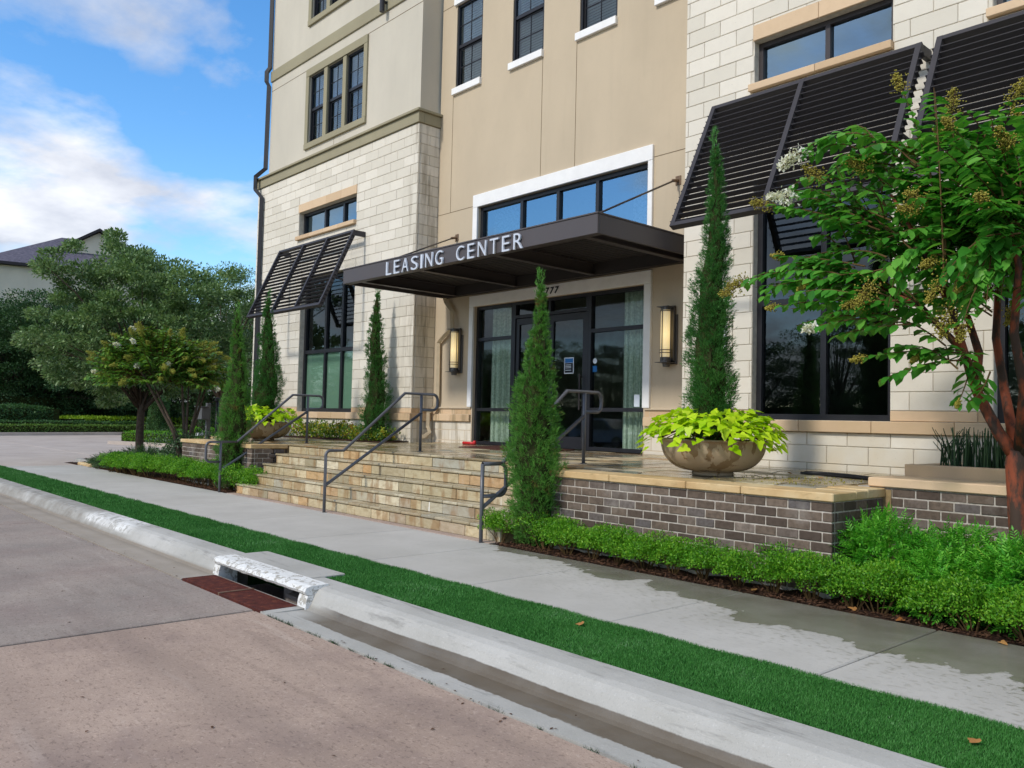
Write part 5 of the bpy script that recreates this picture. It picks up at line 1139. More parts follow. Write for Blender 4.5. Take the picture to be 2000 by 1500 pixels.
# horsetail reeds in the trough: past 300 stems nobody could count them
rs = np.random.RandomState(15); m = MB(); n = 620
rd = thing('horsetail_reeds', 'clump of dark upright horsetail reeds in the trough by the right wall', 'reeds', (-2.2, 8.5, 0.98))
Vr = []
for i in range(n):
    x = rs.uniform(-3.0, -1.2) if i > 26 else rs.uniform(-3.12, -2.98); y = rs.uniform(8.06, 8.5); h = rs.uniform(0.27, 0.42); lx, ly = rs.normal(0, 0.03 if i > 26 else 0.09, 2)
    m.tube([(x, y, 0.97), (x+lx*0.4, y+ly*0.4, 0.97+h*0.6), (x+lx, y+ly, 0.97+h)], [0.006, 0.0055, 0.003], 5)
o = m.build('stems', 'reed_green', rd, fix=False); o['kind'] = 'stuff'
# ------------------------------------------------------------------ flowers along the left wall
def flower_patch(label, x0, x1, y0, y1, n, seed, mat, h=0.2):
    rs = np.random.RandomState(seed); P = np.stack([rs.uniform(x0, x1, n), rs.uniform(y0, y1, n), np.zeros(n)], 1); cl = 0.55+0.45*np.sin(P[:, 0]*9+seed)*np.sin(P[:, 0]*3.7)
    P[:, 2] = PZ(9.2)+rs.rand(n)**0.7*h*(0.6+0.6*np.abs(cl)); up = np.array([0, 0, 0.9])
    V, F = scatter(OVAL[0], OVAL[1], P, rs.normal(0, 0.8, (n, 3))+up, rs.normal(0, 0.6, (n, 3))+np.array([0, -0.5, 0.7]), rs.uniform(0.03, 0.075, n))
    t = thing('flower_bed', label, 'flowers', ((x0+x1)/2, y0, PZ(9)), 'bedding plants along the left wall'); o = new_obj('foliage', tri_mesh('foliage', V, F, mat), t); o['kind'] = 'stuff'
MB().add(quadz(-17.6, -13.6, 8.93, 9.57, 0.02)+quadz(-17.6, -13.6, 8.93, 9.57, -0.2), [(0, 1, 2, 3), (0, 4, 5, 1), (1, 5, 6, 2), (3, 0, 4, 7)]).build('flower_soil', 'soil_mulch')['kind'] = 'structure'
flower_patch('mixed yellow, green and red bedding plants under the left window', -17.5, -15.2, 8.98, 9.45, 2600, 51, 'leaf_flower', 0.33)
flower_patch('low green and red bedding plants around the slim cypress', -15.2, -13.7, 8.98, 9.45, 1500, 52, 'leaf_flower', 0.27)
# ------------------------------------------------------------------ crape myrtles
def bez(a, b, c, t): return (1-t)**2*a+2*t*(1-t)*b+t*t*c
def myrtle(root, stems, sprays, seed, leafmat, leaf=(0.06, 0.092), step=0.03, single=0, twig=0.004, barkm='bark_myrtle'):
    """stems: list of (path, radii); sprays: (start, tip, lift, panicle) - arching twigs with paired leaves ending in a panicle"""
    rs = np.random.RandomState(seed)
    for path, rad in stems: MB().tube(path, rad, 9).build('trunk' if rad[0] > 0.05 else 'limb', barkm, root, smooth=True)
    tw = MB(); LP, LX, LZ, LS = [], [], [], []; buds = []; flows = []
    for (a, c, lift, pan) in sprays:
        a, c = np.array(a, float), np.array(c, float); b = (a+c)/2+np.array([0, 0, lift])+rs.normal(0, 0.04, 3); Ln = np.linalg.norm(c-a)*1.08
        ts = np.linspace(0, 1, 7); tw.tube([bez(a, b, c, t) for t in ts], list(np.linspace(twig*1.9, twig*0.6, 7)), 5)
        n = int(Ln*0.85/step); side = 0
        for j in range(n):
            t = 0.15+0.83*(j+rs.uniform(-0.2, 0.2))/max(1, n); p = bez(a, b, c, t); tg = unit(bez(a, b, c, min(1, t+0.03))-bez(a, b, c, t-0.03))
            lat = unit(np.cross(tg, (0, 0, 1.0))+1e-6); s = 1 if j % 2 else -1
            x = lat*s*0.9+tg*0.4+np.array([0, 0, -0.42])+rs.normal(0, 0.22, 3); z = np.array([0, 0, 1.0])+lat*s*0.35+rs.normal(0, 0.25, 3)
            LP.append(p); LX.append(x); LZ.append(z); LS.append(rs.uniform(*leaf)*(1-0.35*max(0, t-0.7)/0.3))
        if pan:
            tg = unit(bez(a, b, c, 1.0)-bez(a, b, c, 0.9)); k_ = 230 if pan[0] == 'o' else 300; Lp = pan[1]
            for j in range(k_):
                u = rs.rand(); p = c+tg*(u*Lp-0.02)+rs.normal(0, 1, 3)*Lp*(0.20 if pan[0] == 'o' else 0.17)*(1.15-0.8*u)
                (buds if pan[0] == 'o' else flows).append((p, rs.uniform(0.005, 0.009) if pan[0] == 'o' else rs.uniform(0.022, 0.04)))
                if j % 9 == 0: tw.tube([tuple(c+tg*(u*Lp*0.6-0.03)), tuple(p)], 0.0016, 3, False)
    tw.build('twigs', 'twig_brown', root, fix=False)['kind'] = 'stuff'
    LP, LX, LZ, LS = map(np.array, (LP, LX, LZ, LS)); idx = np.arange(len(LP)); pick = np.zeros(len(LP), bool)
    if single:                                   # the leaves that show largest become parts of their own
        v = LP-np.array([0, 0, CAM_H]); d = v @ FW; sx = 1000+FPX*(v @ RT)/d; sy = 750-FPX*(v @ UP)/d
        sc = LS/d*((sx > 0) & (sx < 2000) & (sy > 0) & (sy < 1500)); order = np.argsort(-sc)[:single]; pick[order] = True
        for i in order:
            o = new_obj('leaf', leaf_mesh(100+int(i) % 8, leafmat, OVAL), root); o.matrix_basis = frame_mat(LP[i], LX[i], LZ[i], float(LS[i]))
    V, F = scatter(OVAL[0], OVAL[1], LP[~pick], LX[~pick], LZ[~pick], LS[~pick]); new_obj('crown', tri_mesh('crown', V, F, leafmat, True), root)['kind'] = 'stuff'
    for nm, L_, mat in (('seed_heads', buds, 'bud_olive' if barkm == 'bark_myrtle' else 'bud_yellow'), ('blossom', flows, 'petal_white')):
        if L_:
            P = np.array([p for p, s in L_]); S = np.array([s for p, s in L_]); n = len(P)
            tpl = BUD if nm == 'seed_heads' else OVAL
            V, F = scatter(tpl[0], tpl[1], P, rs.normal(0, 1, (n, 3)), rs.normal(0, 1, (n, 3)), S*(1.0 if barkm == 'bark_myrtle' else 1.25)); new_obj(nm, tri_mesh(nm, V, F, mat), root)['kind'] = 'stuff'
TB = np.array([-2.12, 7.02, 0.0])
mt = thing('crape_myrtle', 'white-flowered crape myrtle with peeling red-brown trunk at the right edge', 'tree', tuple(TB))
A = lambda x, y, Y: tuple(at(x, y, Y))
stems = [([A(1990, 1110, 7.02), A(1990, 1040, 7.02), A(1984, 960, 7.02), A(1982, 905, 7.02), A(1985, 880, 7.02)], [0.09, 0.068, 0.062, 0.066, 0.06]),
         ([A(1982, 890, 7.02), A(1950, 845, 7.0), A(1915, 780, 6.98), A(1900, 745, 6.95), A(1884, 690, 6.9), A(1860, 610, 6.8), A(1815, 520, 6.6)], [0.055, 0.044, 0.04, 0.036, 0.03, 0.024, 0.014]),
         ([A(1905, 755, 6.96), A(1912, 690, 7.05), A(1890, 620, 7.2), A(1840, 540, 7.3)], [0.038, 0.032, 0.026, 0.016]),
         ([A(1985, 885, 7.02), A(1962, 760, 7.25), A(1945, 660, 7.4), A(1950, 560, 7.5), A(1920, 430, 7.5)], [0.042, 0.034, 0.03, 0.024, 0.013]),
         ([A(1990, 885, 7.02), A(2000, 760, 6.85), A(1980, 650, 6.7), A(1990, 520, 6.6), A(1960, 380, 6.5)], [0.042, 0.034, 0.03, 0.024, 0.013]),
         ([A(1995, 885, 7.02), A(2060, 780, 7.0), A(2110, 640, 6.9), A(2150, 480, 6.8)], [0.042, 0.034, 0.028, 0.015]),
         ([A(1884, 690, 6.9), A(1800, 600, 6.7), A(1720, 560, 6.5)], [0.03, 0.022, 0.01]), ([A(1860, 610, 6.8), A(1800, 480, 6.6), A(1740, 380, 6.5)], [0.026, 0.018, 0.01])]
W_, O_ = ('w', 0.2), ('o', 0.18)
sp = [(A(1800, 330, 6.5), A(1560, 300, 6.3), 0.42, ('w', 0.2)), (A(1760, 480, 6.5), A(1600, 345, 6.4), 0.05, O_), (A(1740, 430, 6.5), A(1545, 385, 6.3), 0.12, W_), (A(1700, 440, 6.5), A(1500, 400, 6.3), 0.05, O_),
      (A(1790, 590, 6.5), A(1450, 550, 6.2), 0.40, ('o', 0.16)), (A(1730, 570, 6.4), A(1440, 560, 6.1), 0.25, O_), (A(1760, 600, 6.3), A(1510, 600, 6.1), 0.10, ('o', 0.08)), (A(1730, 620, 6.3), A(1585, 640, 6.1), 0.05, ('w', 0.08)), (A(1840, 640, 6.5), A(1690, 590, 6.2), 0.12, ('o', 0.18)),
      (A(1880, 690, 6.7), A(1680, 700, 6.3), 0.16, ('o', 0.09)), (A(1890, 690, 6.8), A(1790, 700, 6.5), 0.10, ('o', 0.07)), (A(1850, 520, 6.3), A(1760, 170, 6.3), 0.1, ('o', 0.14)), (A(1880, 420, 6.4), A(1860, 215, 6.4), 0.1, O_), (A(1860, 460, 6.5), A(1850, 270, 6.5), 0.1, ('o', 0.2)),
      (A(1960, 480, 6.3), A(1850, 610, 6.0), 0.35, ('o', 0.2)), (A(1980, 460, 6.2), A(1830, 560, 5.9), 0.28, ('o', 0.14)), (A(1950, 520, 6.2), A(1880, 640, 6.0), 0.22, ('o', 0.12)), (A(1840, 500, 6.3), A(1700, 560, 6.0), 0.30, O_), (A(1990, 400, 6.3), A(1970, 280, 6.2), 0.1, ('o', 0.16)), (A(1995, 380, 6.5), A(2010, 180, 6.4), 0.0, None),
      (A(1900, 700, 6.9), A(1870, 790, 6.7), 0.0, ('o', 0.05)), (A(1920, 350, 6.7), A(1980, 200, 6.6), 0.1, O_), (A(1800, 420, 6.6), A(1690, 330, 6.4), 0.1, O_), (A(1840, 400, 6.6), A(1780, 300, 6.6), 0.05, ('o', 0.1)), (A(1690, 520, 6.4), A(1520, 500, 6.3), 0.1, ('o', 0.08)), (A(1750, 540, 6.4), A(1570, 560, 6.2), 0.15, ('o', 0.07))]
rs = np.random.RandomState(77)
sp += [(np.array(a)+rs.normal(0, 0.07, 3), np.array(b)+rs.normal(0, 0.10, 3)+np.array([0.12, 0.1, -0.02]), c+rs.uniform(-0.05, 0.05), None) for a, b, c, d in sp*2]
for i in range(290):                             # the body of the crown
    d = unit(rs.normal(0, 1, 3)*np.array([1, 1, 0.75])); c = np.array([-1.98, 6.95, 2.95])
    tip = c+d*np.array([1.22, 1.2, 0.92])*rs.uniform(0.55, 1.0); stt = c+d*np.array([0.5, 0.5, 0.35])*rs.uniform(0.2, 1)+np.array([0, 0, -0.15])
    sp.append((stt, tip, rs.uniform(0.0, 0.22), ('o', rs.uniform(0.08, 0.16)) if rs.rand() < 0.12 else None))
for i in range(140):                              # denser left shoulder
    p = np.array(A(rs.uniform(1640, 1960), rs.uniform(270, 640), rs.uniform(6.4, 7.2))); q = p+np.array([rs.uniform(-0.5, 0.05), rs.uniform(-0.35, 0.2), rs.uniform(-0.1, 0.3)])
    sp.append((p, q, rs.uniform(0.03, 0.16), None))
myrtle(mt, stems, sp, 78, 'leaf_myrtle', leaf=(0.105, 0.155), step=0.034, single=300)
# the left, more distant crape myrtle
lt = thing('crape_myrtle', 'small crape myrtle with yellowish seed heads left of the brick wall', 'tree', (-18.4, 7.0, 0))
lc = np.array(at(312, 705, 6.75)); lb = np.array(at(361, 900, 7.0)); lb[2] = 0
sp = []; rs = np.random.RandomState(90); lat = np.array([RT[0], RT[1], 0]); fwd_ = np.array([FW[0], FW[1], 0])
sc_ = depth(lc)/FPX
for i in range(560):
    d = unit(rs.normal(0, 1, 3)); d[2] = abs(d[2])*1.35-0.6
    rad = np.array([150*sc_, 1.5, 104*sc_])*rs.uniform(0.6, 1.0); off = lat*d[0]*rad[0]+fwd_*d[1]*rad[1]+np.array([0, 0, d[2]*rad[2]])
    sp.append((lc+off*0.55+np.array([0, 0, -0.2]), lc+off, rs.uniform(0, 0.15), ('o', rs.uniform(0.12, 0.2)) if rs.rand() < 0.14 else (('w', 0.1) if rs.rand() < 0.03 else None)))
stems = []
for i in range(7):
    e = lc+lat*rs.uniform(-1, 1)*1.1+fwd_*rs.uniform(-0.8, 0.8)+np.array([0, 0, rs.uniform(-0.5, 0.1)]); k0 = lb+np.array([rs.uniform(-.05, .05), rs.uniform(-.05, .05), 0])
    m1 = lb+(e-lb)*0.25+np.array([0, 0, 0.35]); stems.append(([tuple(k0), tuple(m1), tuple((m1+e)/2), tuple(e)], [0.055, 0.035, 0.024, 0.01]))
myrtle(lt, stems, sp, 91, 'leaf_myrtle_far', leaf=(0.11, 0.16), step=0.036, twig=0.006, barkm='bark_oak')
# ------------------------------------------------------------------ oaks and background planting
def gp(x, y, z):
    d = FW+RT*(x-1000)/FPX-UP*(y-750)/FPX; t = (z-CAM_H)/d[2]; return np.array([0, 0, CAM_H])+d*t
LAT = np.array([RT[0], RT[1], 0]); LAT = LAT/np.linalg.norm(LAT); FWH = np.array([FW[0], FW[1], 0]); FWH = FWH/np.linalg.norm(FWH)
def oak_meshes(seed, rl, rd, rv, zc, trunk_h, trunk_r, clumps, per, mat, leaf=(0.06, 0.1), clump_r=0.5, flat=0.55, low=0.35, shift=0.0):
    """crown of leafy clumps round (shift, 0, zc); axes: lateral, depth, up (local)"""
    rs = np.random.RandomState(seed); d = rand_dirs(rs, clumps); d[:, 2] = np.where(d[:, 2] < 0, d[:, 2]*low/0.6, d[:, 2])
    q = 0.38+0.62*rs.rand(clumps)**0.5; wob = 1+0.22*np.sin(d[:, 0]*5+seed)+0.2*np.sin(d[:, 2]*7+d[:, 1]*4)
    C = d*(q*wob)[:, None]*np.array([rl, rd, rv])+np.array([shift, 0, zc]); cr = clump_r*rs.uniform(0.6, 1.25, clumps)
    i = np.repeat(np.arange(clumps), per); n = len(i); e = rand_dirs(rs, n)*(rs.rand(n)**0.42)[:, None]
    P = C[i]+e*cr[i][:, None]*np.array([1, 1, flat]); out = unit(P-np.array([shift, 0, zc-0.3*rv]))
    X = e+out*0.6+rs.normal(0, 0.6, (n, 3)); Z = np.array([0, 0, 1.0])+e*0.4+rs.normal(0, 0.45, (n, 3))
    V, F = scatter(DIAMOND[0], DIAMOND[1], P, X, Z, rs.uniform(*leaf, n)); crown = tri_mesh('crown', V, F, mat)
    t = MB(); t.tube([(0, 0, -0.15), (0.02, 0, 0.12), (0.0, 0.02, trunk_h*0.5), (0.03, 0, trunk_h), (shift*0.3, 0, trunk_h+0.35*rv), (shift*0.6, 0, zc+0.2*rv)], [trunk_r*1.35, trunk_r*1.08, trunk_r, trunk_r*0.92, trunk_r*0.6, trunk_r*0.2], 10)
    l = MB()
    for j in range(min(clumps, 46)):
        h = rs.uniform(0.75, 1.25)*trunk_h; a = np.array([0.0, 0.0, h]); b = C[j]; mid = (a+b)/2+np.array([0, 0, 0.18*np.linalg.norm(b-a)])
        k_ = 0.32*rs.uniform(0.6, 1.2); l.tube([tuple(a), tuple(bez(a, mid, b, 0.35)), tuple(bez(a, mid, b, 0.7)), tuple(b)], [trunk_r*k_*1.2, trunk_r*k_, trunk_r*k_*0.6, trunk_r*0.06], 5)
    res = [('crown', crown)]
    for nm, mb in (('trunk', t), ('limbs', l)):
        me = bpy.data.meshes.new(nm); me.from_pydata(mb.v, [], mb.f); me.polygons.foreach_set('use_smooth', [True]*len(me.polygons)); me.materials.append(MATS['bark_oak']); res.append((nm, me))
    return res
def plant_tree(name, label, meshes, loc, sc=(1, 1, 1), rot=None, group=None, cat='tree'):
    t = thing(name, label, cat, tuple(loc), group); t.scale = sc; t.rotation_euler = (0, 0, math.atan2(LAT[1], LAT[0]) if rot is None else rot)
    for nm, me in meshes:
        o = bpy.data.objects.new(nm, me); col.objects.link(o); o.parent = t
        if nm == 'crown': o['kind'] = 'stuff'
    return t
b1 = gp(270, 897, 0.0); s1 = depth(b1)/FPX
OAK1 = oak_meshes(60, 182*s1, 165*s1, 164*s1, (897-640)*s1, 112*s1, 7.2*s1, 235, 330, 'leaf_oak', (0.08, 0.13), 0.42, 0.5, 0.52, -18*s1)
plant_tree('oak_tree', 'spreading grey-green oak with straight dark trunk behind the left hedge', OAK1, (b1[0], b1[1], 0), group='oaks left of the building')
OAK2 = oak_meshes(61, 2.6, 2.6, 3.0, 5.6, 2.4, 0.15, 150, 230, 'leaf_oak', (0.07, 0.12), 0.62, 0.55, 0.5)
OAK3 = oak_meshes(62, 3.3, 3.1, 3.6, 4.4, 1.2, 0.18, 200, 230, 'leaf_oak_dark', (0.09, 0.16), 0.75, 0.6, 0.7)
def by_px(px, py_top, dist, hgt):
    """foot point so that a tree of height hgt at this distance has its top at the pixel"""
    d = FW+RT*(px-1000)/FPX-UP*(py_top-750)/FPX; p = np.array([0, 0, CAM_H])+d*dist; return np.array([p[0], p[1], 0]), p[2]/hgt
for i, (px, pyt, dist, mm, hh, lb) in enumerate(((446, 508, 34, OAK2, 8.7, 'green oak beside the left corner of the building, behind the crape myrtle'), (72, 560, 58, OAK3, 8.2, 'oak in front of the grey-roofed house at the left edge'), (-45, 565, 60, OAK3, 8.2, 'dark oak cut by the left edge of the picture'),
                                                 (20, 610, 58, OAK3, 8.2, 'dark tree behind the tall hedge, leftmost of the far row'), (120, 600, 60, OAK3, 8.2, 'second dark tree from the left behind the tall hedge'), (215, 610, 62, OAK3, 8.2, 'third dark tree from the left behind the tall hedge'), (310, 600, 62, OAK3, 8.2, 'dark tree behind the round clipped juniper'), (400, 580, 60, OAK3, 8.2, 'dark tree behind the grey call box'), (480, 590, 56, OAK3, 8.2, 'dark tree just left of the building corner'))):
    p, k_ = by_px(px, pyt, dist, hh); plant_tree('oak_tree', lb, mm, p, (k_*(1.25 if mm is OAK3 else 1.0), k_*1.1, k_), rot=0.9*i, group='trees in the background')
def leafy_box(name, label, cat, a, b, depth_, h, n, mat, leaf, seed, group=None, round_=0.12, z0=0.0, kind=None):
    """clipped hedge between ground points a and b: leaf shell over a solid core coloured as inner shade"""
    rs = np.random.RandomState(seed); a = np.array([a[0], a[1], z0]); b = np.array([b[0], b[1], z0]); ax = b-a; L = np.linalg.norm(ax); ax /= L; ay = np.array([-ax[1], ax[0], 0]); c = (a+b)/2
    w = np.array([L*depth_, L*h, L*h, depth_*h, depth_*h]); w /= w.sum(); k_ = rs.choice(5, n, p=w); u, v = rs.rand(n), rs.rand(n)
    px = np.where(k_ == 3, 0, np.where(k_ == 4, 1, u)); py_ = np.where(k_ == 0, v, np.where(k_ == 1, 0, np.where(k_ == 2, 1, u))); pz = np.where(k_ == 0, 1, v)
    nr = np.zeros((n, 3)); nr[k_ == 0, 2] = 1; nr[k_ == 1, 1] = -1; nr[k_ == 2, 1] = 1; nr[k_ == 3, 0] = -1; nr[k_ == 4, 0] = 1
    q = np.stack([px-0.5, py_-0.5, pz-0.5], 1); cut = np.abs(q).max(1); rr = np.sort(np.abs(q), 1); q = q*(1-round_*np.clip(rr[:, 1:2]-0.32, 0, 1)*2); q += rs.normal(0, 0.022, (n, 3))*np.array([1.0/max(L/ h, 1), 1, 1])
    und = 0.03*np.sin(q[:, 0]*L*2.1+seed)+0.02*np.sin(q[:, 0]*L*5.3); P = c+np.outer(q[:, 0]*L, ax)+np.outer(q[:, 1]*depth_, ay)+np.outer((q[:, 2]+0.5)*h*(1+und), (0, 0, 1.0))
    NR = np.outer(nr[:, 0], ax)+np.outer(nr[:, 1], ay)+np.outer(nr[:, 2], (0, 0, 1.0)); V, F = scatter(DIAMOND[0], DIAMOND[1], P, NR*0.5+rs.normal(0, 0.7, (n, 3)), NR+np.array([0, 0, 0.4])+rs.normal(0, 0.45, (n, 3)), rs.uniform(*leaf, n))
    t = thing(name, label, cat, tuple(c), group); o = new_obj('foliage', tri_mesh('foliage', V, F, mat), t); o['kind'] = 'stuff'
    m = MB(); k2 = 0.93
    vs = [c+ax*sx*L/2*0.985+ay*sy*depth_/2*k2+np.array([0, 0, zz]) for zz in (0, h*0.93) for sx, sy in ((-1, -1), (1, -1), (1, 1), (-1, 1))]; m.add(vs, [(0, 1, 2, 3), (4, 5, 6, 7), (0, 1, 5, 4), (1, 2, 6, 5), (2, 3, 7, 6), (3, 0, 4, 7)]); m.build('shade_core', 'hedge_shade', t); return t  # solid box filling the hedge, coloured dark as the shade behind the leaves
fa, fb = gp(-160, 846.0, 0), gp(225, 845.0, 0)
ka = MB().cbox(-1, 1, -1, 1, -1, 1, 0.02)
def slab_between(name, a, b, w, z0, z1, mat, side=1):
    a, b = np.array(a[:2]), np.array(b[:2]); ax = (b-a)/np.linalg.norm(b-a); ay = np.array([-ax[1], ax[0]])*side; v = [a, b, b+ay*w, a+ay*w]
    o = MB().add([(p[0], p[1], z0) for p in v]+[(p[0], p[1], z1) for p in v], [(0, 1, 2, 3), (4, 5, 6, 7), (0, 1, 5, 4), (1, 2, 6, 5), (2, 3, 7, 6), (3, 0, 4, 7)]).build(name, mat); o['kind'] = 'structure'; return o
dirf = fb-fa; dirf /= np.linalg.norm(dirf); side = 1 if np.array([-dirf[1], dirf[0], 0]) @ FWH > 0 else -1; nrm_ = np.array([-dirf[1], dirf[0], 0])*side
fb2 = fb+dirf*14
slab_between('kerb', fa, fb2, 0.45, -0.3, 0.02, 'concrete_far', side)
slab_between('lawn', fa+nrm_*0.45-dirf*30, fb2+nrm_*0.45+dirf*30, 60, -0.3, 0.0, 'lawn', side)
H_ = lambda off, p, q: (fa+dirf*p+nrm_*off, fa+dirf*q+nrm_*off)
Lf = np.linalg.norm(fb-fa)
a, b = H_(0.95, 0, Lf+8); leafy_box('low_hedge', 'lowest clipped hedge strip right behind the far kerb', 'hedge', a, b, 0.8, 0.42, 9000, 'leaf_hedge_mid', (0.08, 0.14), 101, 'far clipped hedges')
a, b = H_(2.2, 0, Lf+4); leafy_box('low_hedge', 'second darker low hedge strip behind the far kerb', 'hedge', a, b, 1.0, 0.62, 8000, 'leaf_hedge_dark', (0.08, 0.14), 102, 'far clipped hedges')
a, b = gp(-160, 829, 0), gp(176, 829, 0); a, b = a*np.array([1, 1, 0]), b*np.array([1, 1, 0])
pa, pb = fa+nrm_*4.2, fa+dirf*(Lf*0.865)+nrm_*4.2; leafy_box('clipped_hedge', 'broad rounded dark hedge at the left edge beyond the drive', 'hedge', pa, pb, 2.2, 1.5, 16000, 'leaf_hedge_dark', (0.1, 0.17), 103, 'far clipped hedges', 0.3)
pa, pb = fa+dirf*(Lf*0.3)+nrm_*8.5, fb2+dirf*8+nrm_*8.5; leafy_box('tall_hedge', 'tall dark hedge running behind the lime ground cover', 'hedge', pa, pb, 1.6, 2.35, 16000, 'leaf_oak_dark', (0.11, 0.2), 104, 'far clipped hedges')
pa, pb = fa+dirf*(Lf*0.88)+nrm_*5.0, fb2+dirf*5+nrm_*5.0; leafy_box('ground_cover', 'bright lime ground cover between the low hedges and tall hedge', 'ground cover', pa, pb, 4.0, 0.85, 14000, 'leaf_ground_lime', (0.13, 0.24), 105, None, 0.3)
# island with clipped boxwood
ia, ib = gp(226, 861, 0), gp(360, 868, 0); ic = (ia+ib)/2
di = ib-ia; di /= np.linalg.norm(di); ni = np.array([-di[1], di[0], 0]); ni = ni if ni @ FWH > 0 else -ni; sd = 1 if np.array([-di[1], di[0], 0]) @ FWH > 0 else -1
ib2 = ib+di*7
slab_between('kerb', ia-di*0.3-ni*0.2, ib2-ni*0.2, 0.28, -0.3, 0.0, 'concrete_far', sd)
slab_between('island_bed', ia-di*0.3+ni*0.08, ib2+ni*0.08, 7.0, -0.3, -0.02, 'soil_mulch', sd)
leafy_box('low_hedge', 'low bright boxwood hedge edging the island behind the oak trunk', 'hedge', ia+ni*0.5, ib2+ni*0.5, 0.6, 0.42, 9000, 'leaf_box', (0.05, 0.09), 106, 'far clipped hedges')
leafy_box('low_hedge', 'short boxwood hedge at the left side of the island', 'hedge', ia+ni*0.9, ia+ni*5, 0.6, 0.42, 5000, 'leaf_box', (0.05, 0.09), 107, 'far clipped hedges')
def ball_shrub(name, label, cat, c, rx, h, n, mat, leaf, seed, group, col_=False):
    rs = np.random.RandomState(seed); d = rand_dirs(rs, n); u = rs.rand(n)
    if col_:
        a = rs.uniform(0, 6.28, n); r = rx*np.clip((1-u)/0.12, 0.25, 1)**0.5*(0.9+0.1*np.sin(4*a+u*9)); P = np.stack([r*np.cos(a), r*np.sin(a), u*h], 1); d = np.stack([np.cos(a), np.sin(a), 0.4*np.ones(n)], 1)
    else:
        d[:, 2] = np.abs(d[:, 2]); P = d*np.array([rx, rx, h])*(0.85+0.15*u)[:, None]
    V, F = scatter(DIAMOND[0], DIAMOND[1], P+np.array([c[0], c[1], 0]), d*0.6+rs.normal(0, 0.6, (n, 3)), d+rs.normal(0, 0.4, (n, 3)), rs.uniform(*leaf, n)); t = thing(name, label, cat, (c[0], c[1], 0), group); new_obj('foliage', tri_mesh('foliage', V, F, mat), t)['kind'] = 'stuff'
    MB().lathe([(0.0, 0.0), (rx*0.8, 0.0), (rx*0.85, h*0.5), (rx*(0.8 if col_ else 0.45), h*0.86), (0.0, h*0.93)], (c[0], c[1], 0), 14).build('shade_core', 'hedge_shade', t); return t  # solid body under the leaves, inner shade painted as its dark colour
tc = gp(308, 856, 0); k_ = depth(tc)/FPX; ball_shrub('clipped_juniper', 'round column of clipped juniper behind the oak trunk', 'juniper', tc, 20*k_, 82*k_, 9000, 'leaf_hedge_dark', (0.05, 0.10), 110, None, True)
for j, (px, pyb, w, h, lb) in enumerate(((350, 860, 13, 22, 'small round boxwood ball right of the clipped juniper'), (382, 860, 17, 26, 'round boxwood ball left of the grey call box'), (412, 861, 14, 26, 'round boxwood ball right of the grey call box'))):
    c = gp(px, pyb, 0); k_ = depth(c)/FPX; ball_shrub('boxwood_ball', lb, 'shrub', c, w*k_, h*k_, 2500, 'leaf_box', (0.04, 0.08), 111+j, 'round boxwood balls')
# dark shrub and spreading juniper in the left bed
SHR = shrub_meshes(120, 1.5, 1.2, 0.85, 5200, 'leaf_shrub', OVAL, 0.035, 0.06, 0.1)
shrub('leathery_shrub', 'dark leathery-leaved shrub under the small crape myrtle', 'shrub', None, SHR, -18.9, 7.15, 0, (1.1, 0.9, 1.0), 0.3)
JUN = [frond_bush(s, 1.3, 1.0, 0.42, 700, 0.09, 0.16, 'leaf_shrub') for s in (121, 122)]
for i, (x, y, s, h, lb) in enumerate(((-21.5, 6.5, 1.0, 0.85, 'spreading juniper at the left tip of the bed'), (-20.7, 6.6, 1.1, 0.95, 'spreading juniper left of the bright hedge'), (-21.1, 7.1, 1.1, 1.2, 'taller juniper mound at the oak foot'), (-20.0, 6.75, 1.0, 1.1, 'spreading juniper behind the first bright boxwoods'))):
    shrub('juniper', lb, 'shrub', 'spreading junipers', JUN[i % 2], x, y, 0, (s, s, h), i*1.1)
# call box and lamp bollard
cb = thing('call_box', 'grey metal call box on a post beyond the left planter bowl', 'call box', (-21.75, 8.9, 0.7)); c = np.array(at(406, 818, 8.8))
MB().cbox(c[0]-0.05, c[0]+0.05, 8.75, 8.85, -0.1, 1.62, 0.005).build('post', 'box_grey', cb, fix=False); MB().cbox(c[0]-0.20, c[0]+0.20, 8.55, 8.75, c[2]-0.02, c[2]+0.30, 0.01).build('housing', 'box_grey', cb, fix=False); MB().cbox(c[0]-0.24, c[0]+0.24, 8.52, 8.78, c[2]+0.302, c[2]+0.325, 0.004).build('hood', 'box_grey', cb, fix=False)
MB().box(c[0]-0.08, c[0]+0.08, 8.542, 8.549, c[2]+0.2, c[2]+0.23).build('slot', 'frame_black', cb); MB().cbox(c[0]-0.28, c[0]-0.12, 8.6, 8.75, 0.761, 0.84, 0.005).build('junction_box', 'plaque_white', cb, fix=False)
c = np.array(at(424, 800, 9.6)); lp = thing('bollard_light', 'slim dark bollard light behind the call box', 'bollard', (c[0], 9.6, 0))
MB().tube([(c[0], 9.6, 0), (c[0], 9.6, 1.7)], 0.04, 10).build('post', 'frame_black', lp, smooth=True); MB().lathe([(0, 1.7), (0.07, 1.7), (0.075, 1.78), (0, 1.8)], (c[0], 9.6, 0), 12).build('cap', 'frame_black', lp)
